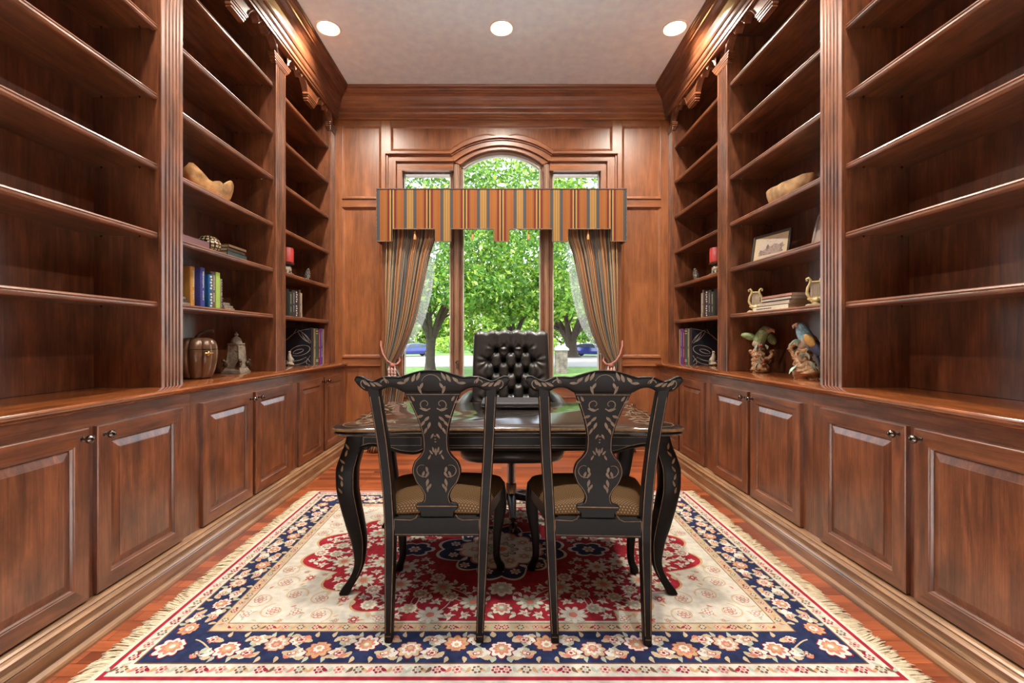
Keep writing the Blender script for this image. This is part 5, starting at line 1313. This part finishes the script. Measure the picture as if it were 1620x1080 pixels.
for k, (th, c, x0, ya, yb, tx, lab) in enumerate(((.032, (.62, .55, .42), 1.762, 2.80, 3.185, True, 'cream book with lettered spine at the bottom of the flat stack'), (.026, (.50, .42, .33), 1.770, 2.80, 3.135, False, 'beige book second from the bottom of the flat stack'), (.018, (.46, .40, .33), 1.765, 2.775, 3.085, False, 'pale grey book under the pink topmost one of the flat stack'), (.020, (.42, .20, .15), 1.764, 2.765, 3.085, False, 'dusty pink book on top of the flat stack'))):
    flat(1, x0, x0 + .20, ya, yb, z, th, c, lab, 'books in the flat stack between the lyres', ink=DINK, text=tx); z += th + .0005
# parrots
M['rock'] = plain('brown_resin_stump', (.40, .235, .125), .5, 0, .15, bump=.7, bscale=45, var=.45, vscale=26); M['leafg'] = plain('painted_leaf', (.30, .44, .37), .5, var=.35, vscale=40); M['gparrot'] = plain('green_plumage', (.20, .27, .11), .4, 0, .2, bump=.4, bscale=110, var=.4, vscale=30); M['bparrot'] = plain('blue_plumage', (.17, .29, .36), .45, 0, .2, bump=.5, bscale=110, var=.45, vscale=40); M['yparrot'] = plain('ochre_plumage', (.48, .26, .07), .5, var=.25, vscale=40); M['beak'] = plain('pink_beak', (.42, .23, .15), .4); M['cream2'] = plain('cream_plumage', (.44, .33, .24), .5, var=.2); M['wingb'] = plain('indigo_wing', (.05, .055, .095), .45, var=.3, vscale=60)
def stump(b, path, rads, seed):
    for (p, r), (p2, r2) in zip(zip(path, rads), zip(path[1:], rads[1:])):
        m = 3
        for i in range(m):
            t = i / m; b.blob(tuple(lerp(p[q], p2[q], t) for q in range(3)), (lerp(r, r2, t),) * 2 + (lerp(r, r2, t) * .8,), 0, 12, 8, bump=.55, freq=13, seed=seed + t * 7 + p[2] * 31)
def leaf3(b, c, L, W, rot, mat=0):
    st = len(b.v); n = 6; P = []
    rows = []
    for i in range(n + 1): t = i / n; w = W / 2 * math.sin(PI * t ** .8); rows.append([(L * t - L / 2, -w, .006 * math.sin(PI * t)), (L * t - L / 2, 0, .010 * math.sin(PI * t)), (L * t - L / 2, w, .006 * math.sin(PI * t)), (L * t - L / 2, 0, -.001)])
    b.loft(rows, mat); b.xform(Matrix.Translation(c) @ Euler(rot).to_matrix().to_4x4(), st)
g = thing('parrot_figurine', 'green parrot figurine perched on a brown stump', 'figurine', (1.868, 3.285, CT), math.radians(50)); b = MB()
stump(b, [(0, 0, .022), (.0, .004, .05), (.0, .01, .08), (0, .012, .11), (0, .01, .14), (0, .006, .165)], [.054, .046, .042, .040, .042, .03], 2); stump(b, [(0, -.03, .10), (-.01, -.06, .105), (-.01, -.075, .13), (-.01, -.07, .155), (-.01, -.082, .162)], [.018, .014, .013, .012, .010], 5); stump(b, [(0, .03, .13), (0, .06, .148), (0, .062, .155)], [.02, .016, .012], 8)
b.v = [(x, y, max(.0, z)) for x, y, z in b.v]; b.build('stump', M['rock'], g, smooth_ang=70)
b = MB()
for k, (c, L, r) in enumerate((((-.05, -.01, .07), .05, (0, 1.2, .3)), ((-.05, -.02, .095), .045, (0, 1.1, -.9)), ((-.048, .015, .05), .05, (0, 1.2, 1.9)), ((-.045, -.012, .185), .05, (0, 1.2, .6)), ((-.046, .018, .18), .05, (0, 1.3, 2.4)), ((-.04, -.045, .185), .04, (0, 1.1, -.6)), ((.03, -.05, .085), .05, (.5, 1.2, .4)))): b = MB(); leaf3(b, c, L, .026, r); b.build('leaf', M['leafg'], g, smooth_ang=60)

M['berry'] = plain('red_berries', (.38, .05, .04), .4)
for c in ((-.06, -.022, .075), (-.058, -.03, .085), (-.06, -.02, .198), (-.058, -.008, .195)): b = MB(); b.blob(c, .008); b.build('berry', M['berry'], g, smooth_ang=180)
b = MB(); b.tube([(0, .016, .175), (0, .012, .20), (-.006, .004, .235), (-.012, -.012, .270), (-.016, -.030, .298), (-.018, -.044, .315), (-.02, -.056, .318)], [.020, .036, .040, .038, .034, .028, .014], 16); gb = b.build('body', M['gparrot'], g, smooth_ang=70)
b = MB(); b.blob((-.012, .016, .208), (.032, .034, .034), bump=.1); b.build('belly', M['cream2'], gb, smooth_ang=180)
b = MB(); b.blob((-.026, -.056, .306), (.022, .024, .022)); b.tube([(-.03, -.072, .305), (-.034, -.088, .300), (-.034, -.092, .285)], [.016, .011, .003], 10); b.build('face', M['beak'], gb, smooth_ang=70)
b = MB(); b.blob((-.046, -.060, .313), .0035); b.build('eye', M['blackgl'], gb, smooth_ang=180)
for q, c, rt in ((1, (0, .075, .262), (.25, 0, 0)), (-1, (.03, -.062, .245), (1.0, .2, 0))):
    b = MB(); b.blob(c, (.016, .052, .026), 0, 16, 10, rot=rt, bump=.15); b.build('wing', M['gparrot'], g, smooth_ang=70)
m = thing('parrot_figurine', 'blue and yellow parrot figurine perched on a mossy stump', 'figurine', (1.850, 2.765, CT), math.radians(42)); b = MB()
stump(b, [(0, 0, .022), (0, .0, .045), (0, .01, .085), (0, .018, .12), (0, .012, .155), (0, .006, .185)], [.072, .064, .052, .044, .044, .036], 12); stump(b, [(0, .04, .11), (0, .06, .13), (0, .07, .155), (0, .085, .18), (0, .078, .205), (0, .05, .218)], [.018, .015, .014, .014, .015, .016], 15); stump(b, [(0, -.03, .06), (0, -.05, .05)], [.03, .03], 19)
b.v = [(x, y, max(.0, z)) for x, y, z in b.v]; b.build('stump', M['rock'], m, smooth_ang=70)
b = MB()
for k, (c, L, r) in enumerate((((-.06, .055, .055), .07, (0, .9, 2.3)), ((-.055, .03, .22), .055, (0, 1.0, .5)), ((-.045, .055, .222), .05, (0, .9, 2.0)), ((-.05, .005, .135), .05, (0, 1.2, .5)), ((-.055, .04, .165), .04, (0, 1.2, 1.5)), ((-.06, -.045, .085), .06, (0, 1.1, -.5)), ((-.058, -.06, .065), .06, (0, 1.1, -1.6)), ((-.05, -.02, .14), .05, (0, 1.2, -1.0)))): b = MB(); leaf3(b, c, L, .034, r); b.build('leaf', M['leafg'], m, smooth_ang=60)

b = MB(); b.tube([(0, -.035, .175), (-.004, -.022, .205), (-.008, -.004, .245), (-.010, .014, .285), (-.012, .024, .315), (-.014, .026, .335), (-.016, .026, .345)], [.022, .036, .042, .038, .030, .024, .010], 16); mb_ = b.build('body', M['bparrot'], m, smooth_ang=70)
b = MB(); b.blob((-.022, .010, .225), (.026, .030, .05), rot=(.3, 0, 0), bump=.1); b.build('breast', M['cream2'], mb_, smooth_ang=180)
b = MB(); b.blob((-.026, .040, .326), (.016, .014, .016)); b.tube([(-.03, .048, .326), (-.034, .058, .320), (-.034, .060, .306)], [.012, .009, .002], 10); b.build('beak', M['beak'], mb_, smooth_ang=70)
b = MB(); b.blob((-.038, .030, .334), .0035); b.build('eye', M['blackgl'], mb_, smooth_ang=180)
for q in (-1, 1):
    b = MB(); b.blob((q * .040 - .008, -.030, .232), (.012, .026, .046), 0, 14, 10, rot=(-.5, 0, 0)); w_ = b.build('wing', M['yparrot'], m, smooth_ang=70)
    b = MB(); b.blob((q * .036 - .008, -.052, .195), (.010, .026, .060), 0, 14, 10, rot=(-.5, 0, 0)); b.build('wing_feathers', M['wingb'], w_, smooth_ang=70)
b = MB(); b.tube([(-.01, -.045, .19), (-.014, -.062, .14), (-.018, -.074, .09), (-.02, -.08, .05)], [(.022, .010), (.018, .008), (.014, .007), (.006, .004)], 10); b.build('tail', M['wingb'], m, smooth_ang=70)
# ------------------------------------------------------------------ outside
GZ = -.8
M['grass'] = plain('lawn_grass', (.095, .20, .03), .9, bump=.6, bscale=40, var=.35, vscale=3); M['drive'] = plain('pale_driveway', (.23, .22, .21), .85, bump=.2, bscale=30, var=.1, vscale=2)
M['reflector'] = plain('pale_bounce_concrete', (.62, .61, .58), .85, bump=.2, bscale=30, var=.06, vscale=2); M['soil'] = plain('house_wall_brick', (.25, .17, .13), .9)
b = MB(); b.box(-90, 90, BACK + .2, 140, GZ - .3, GZ); struct(b.build('ground', M['grass']), 'green front lawn')
b = MB(); b.box(-60, 60, 31.5, 52.5, GZ - .05, GZ + .03); struct(b.build('driveway', M['drive']), 'pale driveway crossing beyond the lawn')
b = MB(); b.box(-12, 12, BACK + .2, 17.5, GZ, GZ + .02); struct(b.build('reflector', M['reflector']), 'pale paved terrace outside the window, unseen, added to bounce light to the ceiling')  # unseen pale slab, added to throw daylight through the window onto the ceiling
LEAF = []
for k, c in enumerate(((.045, .125, .018), (.085, .21, .025), (.16, .33, .035), (.34, .47, .06), (.60, .66, .30))):
    m_, nt, bb = mat_new('leaf_%d' % k); bb.inputs['Base Color'].default_value = (*c, 1); bb.inputs['Roughness'].default_value = .45
    out = nt.nodes['Material Output']; tr = N(nt, 'ShaderNodeBsdfTranslucent'); tr.inputs[0].default_value = (min(1, c[0] * 1.7), min(1, c[1] * 1.6), c[2] * 1.2, 1)
    mx = N(nt, 'ShaderNodeMixShader', inp={0: .4}); nt.links.new(bb.outputs[0], mx.inputs[1]); nt.links.new(tr.outputs[0], mx.inputs[2]); nt.links.new(mx.outputs[0], out.inputs[0]); LEAF.append(m_)
M['bark'] = plain('grey_bark', (.038, .030, .022), .9, bump=.9, bscale=18, var=.4, vscale=6)
def leaves(b, c, r, n, size, rnd, weights, inner=.35, seed=0.0, ok=None):
    done = 0; tries = 0
    while done < n and tries < n * 12:
        tries += 1
        d = Vector((rnd.gauss(0, 1), rnd.gauss(0, 1), rnd.gauss(0, 1))).normalized(); k = rnd.random() ** .5; k = inner + (1 - inner) * k
        p = Vector((d.x * r[0], d.y * r[1], d.z * r[2])) * k
        if noise.noise(p * (2.6 / max(r)) * 1.6 + Vector((seed, 0, 0))) < -.16: continue
        q = Vector(c) + p
        if ok and not ok(q): continue
        s = size * rnd.uniform(.6, 1.3); a = rnd.uniform(0, 2 * PI)
        nrm = (d * .6 + Vector((rnd.gauss(0, .6), rnd.gauss(0, .6), rnd.gauss(.5, .6)))).normalized()
        t1 = nrm.orthogonal().normalized(); t1 = (Matrix.Rotation(a, 3, nrm) @ t1); t2 = nrm.cross(t1)
        mi = rnd.choices(range(5), weights)[0]
        b.add([q - t1 * s * .5, q + t2 * s * .26 - nrm * s * .08, q + t1 * s * .5, q - t2 * s * .26 - nrm * s * .08], [(0, 1, 2, 3)], mi); done += 1
def tree(label, base, tr, split, crowns, n, size, seed, limbs=7, lean=0.0, spread=3.4, group='trees outside the window', weights=(4, 5, 4, 2, .5), reach=5.0, low=0.0):
    rnd = random.Random(seed); t = thing('tree', label, 'tree', base, 0, group); b = MB()
    b.tube([(0, 0, 0), (0, 0, .12 * split), (0, 0, .35 * split), (lean * .5, 0, .75 * split), (lean, 0, split)], [tr * 1.75, tr * 1.2, tr, tr * .95, tr * 1.08], 14)
    for k in range(limbs):
        a = 2 * PI * k / limbs + rnd.uniform(-.25, .25); h = rnd.uniform(.55, 1.0) * reach; w = spread * rnd.uniform(.5, 1.0)
        b.tube([(lean, 0, split * .86), (lean + .14 * w * math.cos(a), .14 * w * math.sin(a), split + .12 * h), (lean + .45 * w * math.cos(a), .45 * w * math.sin(a), split + .5 * h), (lean + w * math.cos(a), w * math.sin(a), split + h)], [tr * .66, tr * .50, tr * .36, tr * .12], 8)
        a2 = a + .5; b.tube([(lean + .3 * w * math.cos(a), .3 * w * math.sin(a), split + .3 * h), (lean + .8 * w * math.cos(a2), .8 * w * math.sin(a2), split + .5 * h)], [tr * .25, tr * .08], 6)
    b.build('trunk', M['bark'], t, smooth_ang=70)
    b = MB()
    for (c, r, frac) in crowns: leaves(b, c, r, int(n * frac), size, rnd, weights, seed=seed * 3.3, ok=lambda q: q.z > low + .35 * math.sin(q.x * 2.3) + .06 * abs(q.x))
    b.build('crown', LEAF, t, recalc=False)
    return t
tree('maple with a forked grey trunk on the lawn, seen through the left pane', (-4.08, 26, GZ), .27, 2.0, [((0, 0, 8.6), (5.8, 4.6, 6.4), .78), ((.6, -2.2, 4.6), (4.2, 2.4, 1.5), .22)], 17000, .30, 5, 9, .05, 2.6, reach=4.2, low=3.5)
tree('thick-trunked tree beside the blue car, seen through the right pane', (7.4, 48, GZ), .62, 1.7, [((0, 0, 12.2), (9.5, 5, 10.4), .82), ((.4, -2.5, 5.0), (7.0, 3, 2.0), .18)], 20000, .50, 9, 9, -.1, 4.4, reach=5.6, low=4.4)
tree('leafy tree standing behind the tall leather chair, filling the middle pane', (.85, 30, GZ), .26, 2.1, [((0, 0, 9.0), (5.6, 3.6, 7.0), .68), ((-.6, -2.4, 4.6), (3.6, 2, 2.0), .20), ((2.6, -1.6, 4.2), (2.4, 2, 1.5), .12)], 17000, .32, 21, 7, .0, 2.4, reach=4.5, weights=(3, 4, 5, 3, 1), low=3.0)
for k, (x, y, h, w, lab) in enumerate(((-13, 78, 9, 7, 'pale tree far beyond the driveway at the left edge'), (-5.5, 88, 10, 7, 'distant tree beyond the driveway, left of the middle pane'), (3, 84, 9.5, 7, 'distant pale tree behind the leather chair'), (10.5, 92, 11, 8, 'distant tree beyond the thick trunk'), (18.5, 80, 10, 8, 'distant tree beyond the blue car on the right'))):
    tree(lab, (x, y, GZ), .25, 1.2, [((0, 0, h * .52), (w, 3.5, h * .5), 1)], 3600, .85, 40 + k, 4, 0, 2.5, 'distant trees beyond the driveway', (1, 3, 5, 5, 2))
for k, (x, y, r, h, lab) in enumerate(((-2.6, 55.5, 1.5, 1.6, 'round green shrub beyond the driveway in the middle pane'), (5.6, 62, 2.2, 2.4, 'yellow-green shrub behind the stone pier'), (-7.3, 64, 2.6, 2.3, 'yellow-green shrub behind the forked maple'))):
    rnd = random.Random(70 + k); t = thing('shrub', lab, 'shrub', (x, y, GZ)); b = MB(); leaves(b, (0, 0, h * .5), (r, r, h * .52), 1500, .34, rnd, (4, 5, 2, 1, 0) if k == 0 else (0, 1, 5, 6, 1), .5, ok=lambda q: q.z > .02); b.build('foliage', LEAF, t, recalc=False)
    b = MB(); b.tube([(0, 0, 0), (0, 0, h * .6)], [.12, .06], 8); b.build('stem', M['bark'], t)
M['pier'] = plain('stacked_stone', (.20, .165, .13), .9, bump=.8, bscale=9, var=.4, vscale=5); M['cap'] = plain('pier_cap', (.40, .39, .38), .8)
pr_ = thing('stone_pier', 'stacked stone gate pier with a pale cap beyond the lawn', 'pier', (3.40, 26, GZ)); b = MB(); rnd = random.Random(2)
for k in range(11):
    z0 = k * .118
    x = -.33
    while x < .32:
        w = rnd.uniform(.14, .26); xe = min(.33, x + w); b.box(x, xe - .008, -.32 - rnd.uniform(0, .025), .32, z0, z0 + .112); x = xe
b.box(-.31, .31, -.30, .30, 0, 1.3); b.build('stone_shaft', M['pier'], pr_, bevel=.01); b = MB(); b.loft([[(-.40, -.40, 1.30), (.40, -.40, 1.30), (.40, .40, 1.30), (-.40, .40, 1.30)], [(-.40, -.40, 1.40), (.40, -.40, 1.40), (.40, .40, 1.40), (-.40, .40, 1.40)], [(-.2, -.2, 1.58), (.2, -.2, 1.58), (.2, .2, 1.58), (-.2, .2, 1.58)]]); b.build('cap', M['cap'], pr_, bevel=.01)
# cars
M['carblue'] = plain('car_blue_paint', (.020, .045, .26), .22, .1, .8, var=.05); M['carglass'] = plain('car_glass', (.05, .07, .08), .06); M['tyre'] = plain('tyre_rubber', (.02, .02, .02), .8); M['rim'] = plain('alloy_rim', (.45, .45, .46), .3, .8); M['lampw'] = plain('headlamp', (.7, .72, .75), .15)
def car(label, loc, rz):
    t = thing('car', label, 'car', loc, rz, 'blue cars parked across the driveway')
    bot = lambda x: pw([(-2.35, .42), (-2.2, .25), (2.1, .25), (2.32, .42)], x); belt = lambda x: pw([(-2.35, .72), (-2.28, .86), (-1.3, .97), (.0, 1.0), (1.6, 1.05), (2.2, 1.08), (2.34, .9)], x); wid = lambda x: pw([(-2.35, .62), (-2.1, .84), (-1, .93), (1.2, .93), (2.1, .84), (2.34, .70)], x)
    b = MB(); rings = []
    for i in range(45):
        x = lerp(-2.35, 2.34, i / 44); w, z0, z1 = wid(x), bot(x), belt(x); zm = lerp(z0, z1, .55)
        rings.append([(x, -w * .90, z0), (x, -w, lerp(z0, z1, .25)), (x, -w, zm), (x, -w * .95, z1 - .03), (x, -w * .82, z1), (x, 0, z1 + .03), (x, w * .82, z1), (x, w * .95, z1 - .03), (x, w, zm), (x, w, lerp(z0, z1, .25)), (x, w * .90, z0)])
    b.loft(rings); b.build('body', M['carblue'], t, smooth_ang=45)
    roof = lambda x: pw([(-1.35, .98), (-.75, 1.25), (-.1, 1.43), (.6, 1.44), (1.4, 1.32), (2.05, 1.07)], x)
    b = MB(); rings = []
    for i in range(27):
        x = lerp(-1.33, 2.03, i / 26); h = roof(x); z1 = belt(x) - .02; k = (h - z1) / .45; w0 = wid(x) * .86; w1 = lerp(w0, .60, clamp(k))
        rings.append([(x, -w0, z1), (x, -w1 - .02, h - .05), (x, -w1 + .08, h), (x, 0, h + .01), (x, w1 - .08, h), (x, w1 + .02, h - .05), (x, w0, z1)])
    b.loft(rings, 0, True, True)
    nr = 7
    for k_, f in enumerate(b.f):
        if len(f) == 4:
            seg = k_ % nr; i = k_ // nr
            if seg in (0, 5): b.m[k_] = 1 if 2 < i < 23 and i not in (12,) else 0
            elif seg in (2, 3, 1, 4): b.m[k_] = 1 if (i < 10 and seg in (2, 3)) or (i > 20 and seg in (2, 3)) else 0
    b.build('cabin', [M['carblue'], M['carglass']], t, smooth_ang=40)
    for x in (-1.42, 1.42):
        for q in (-1, 1):
            b = MB(); b.lathe([(.20, -.11), (.33, -.11), (.35, -.08), (.35, .08), (.33, .11), (.20, .11)], (x, q * .84, .35), 24, axis='y'); wh = b.build('wheel', M['tyre'], t, smooth_ang=40)
            b = MB(); b.lathe([(.02, -.03), (.235, -.03), (.235, .03), (.02, .03)], (x, q * .92, .35), 20, axis='y')
            for a in range(5): st = len(b.v); b.box(-.025, .025, -.02, .02, .03, .23); b.xform(Matrix.Translation((x, q * .955, .35)) @ Matrix.Rotation(a * 2 * PI / 5, 4, 'Y'), st)
            b.build('rim', M['rim'], wh, smooth_ang=40)
    for q in (-1, 1):
        b = MB(); b.blob((-2.18, q * .62, .74), (.13, .18, .06)); b.build('headlamp', M['lampw'], t, smooth_ang=180)
        b = MB(); b.blob((-.85, q * .99, 1.04), (.08, .11, .07)); b.build('mirror', M['carblue'], t, smooth_ang=180)
car('blue car parked beside the forked maple trunk', (-9.9, 50.5, GZ + .031), math.radians(28))
car('blue car parked beside the thick tree trunk, right pane', (9.95, 50.5, GZ + .031), math.radians(180 - 28))

# ------------------------------------------------------------------ sky, sun, camera
w = bpy.data.worlds.new('World'); SC.world = w; w.use_nodes = True; nt = w.node_tree; bg = nt.nodes['Background']
sky = N(nt, 'ShaderNodeTexSky'); sky.sky_type = 'NISHITA'; sky.sun_disc = False; sky.sun_elevation = math.radians(52); sky.sun_rotation = math.radians(-120); sky.dust_density = 2.5; sky.air_density = 1.0
mixw = N(nt, 'ShaderNodeMix', data_type='RGBA'); mixw.inputs[0].default_value = .6; mixw.inputs[7].default_value = (4.2, 4.4, 4.6, 1)
nt.links.new(sky.outputs[0], mixw.inputs[6]); nt.links.new(mixw.outputs[2], bg.inputs['Color']); bg.inputs['Strength'].default_value = .85
sl = bpy.data.lights.new('sun', 'SUN'); sl.energy = 4.6; sl.angle = math.radians(2.0); sl.color = (1, .95, .86); so = bpy.data.objects.new('sun', sl); COL.objects.link(so)
so.rotation_euler = Vector((.60, .42, -.80)).to_track_quat('-Z', 'Y').to_euler()
cam = bpy.data.cameras.new('camera'); cam.lens = 16; cam.sensor_width = 36; cam.shift_x = 16.5 / 1620; cam.shift_y = -4 / 1620; cam.clip_start = .05; cam.clip_end = 400
co = bpy.data.objects.new('camera', cam); COL.objects.link(co); co.location = (0, 0, 1.15); co.rotation_euler = (PI / 2, 0, 0); SC.camera = co
vs = SC.view_settings; vs.view_transform = 'Standard'; vs.look = 'None'; vs.gamma = 1.0; vs.exposure = 0.34; vs.use_curve_mapping = False
cy = SC.cycles; cy.max_bounces = 10; cy.diffuse_bounces = 5; cy.glossy_bounces = 4; cy.transparent_max_bounces = 24; cy.sample_clamp_indirect = 30.0; cy.caustics_reflective = False; cy.caustics_refractive = False
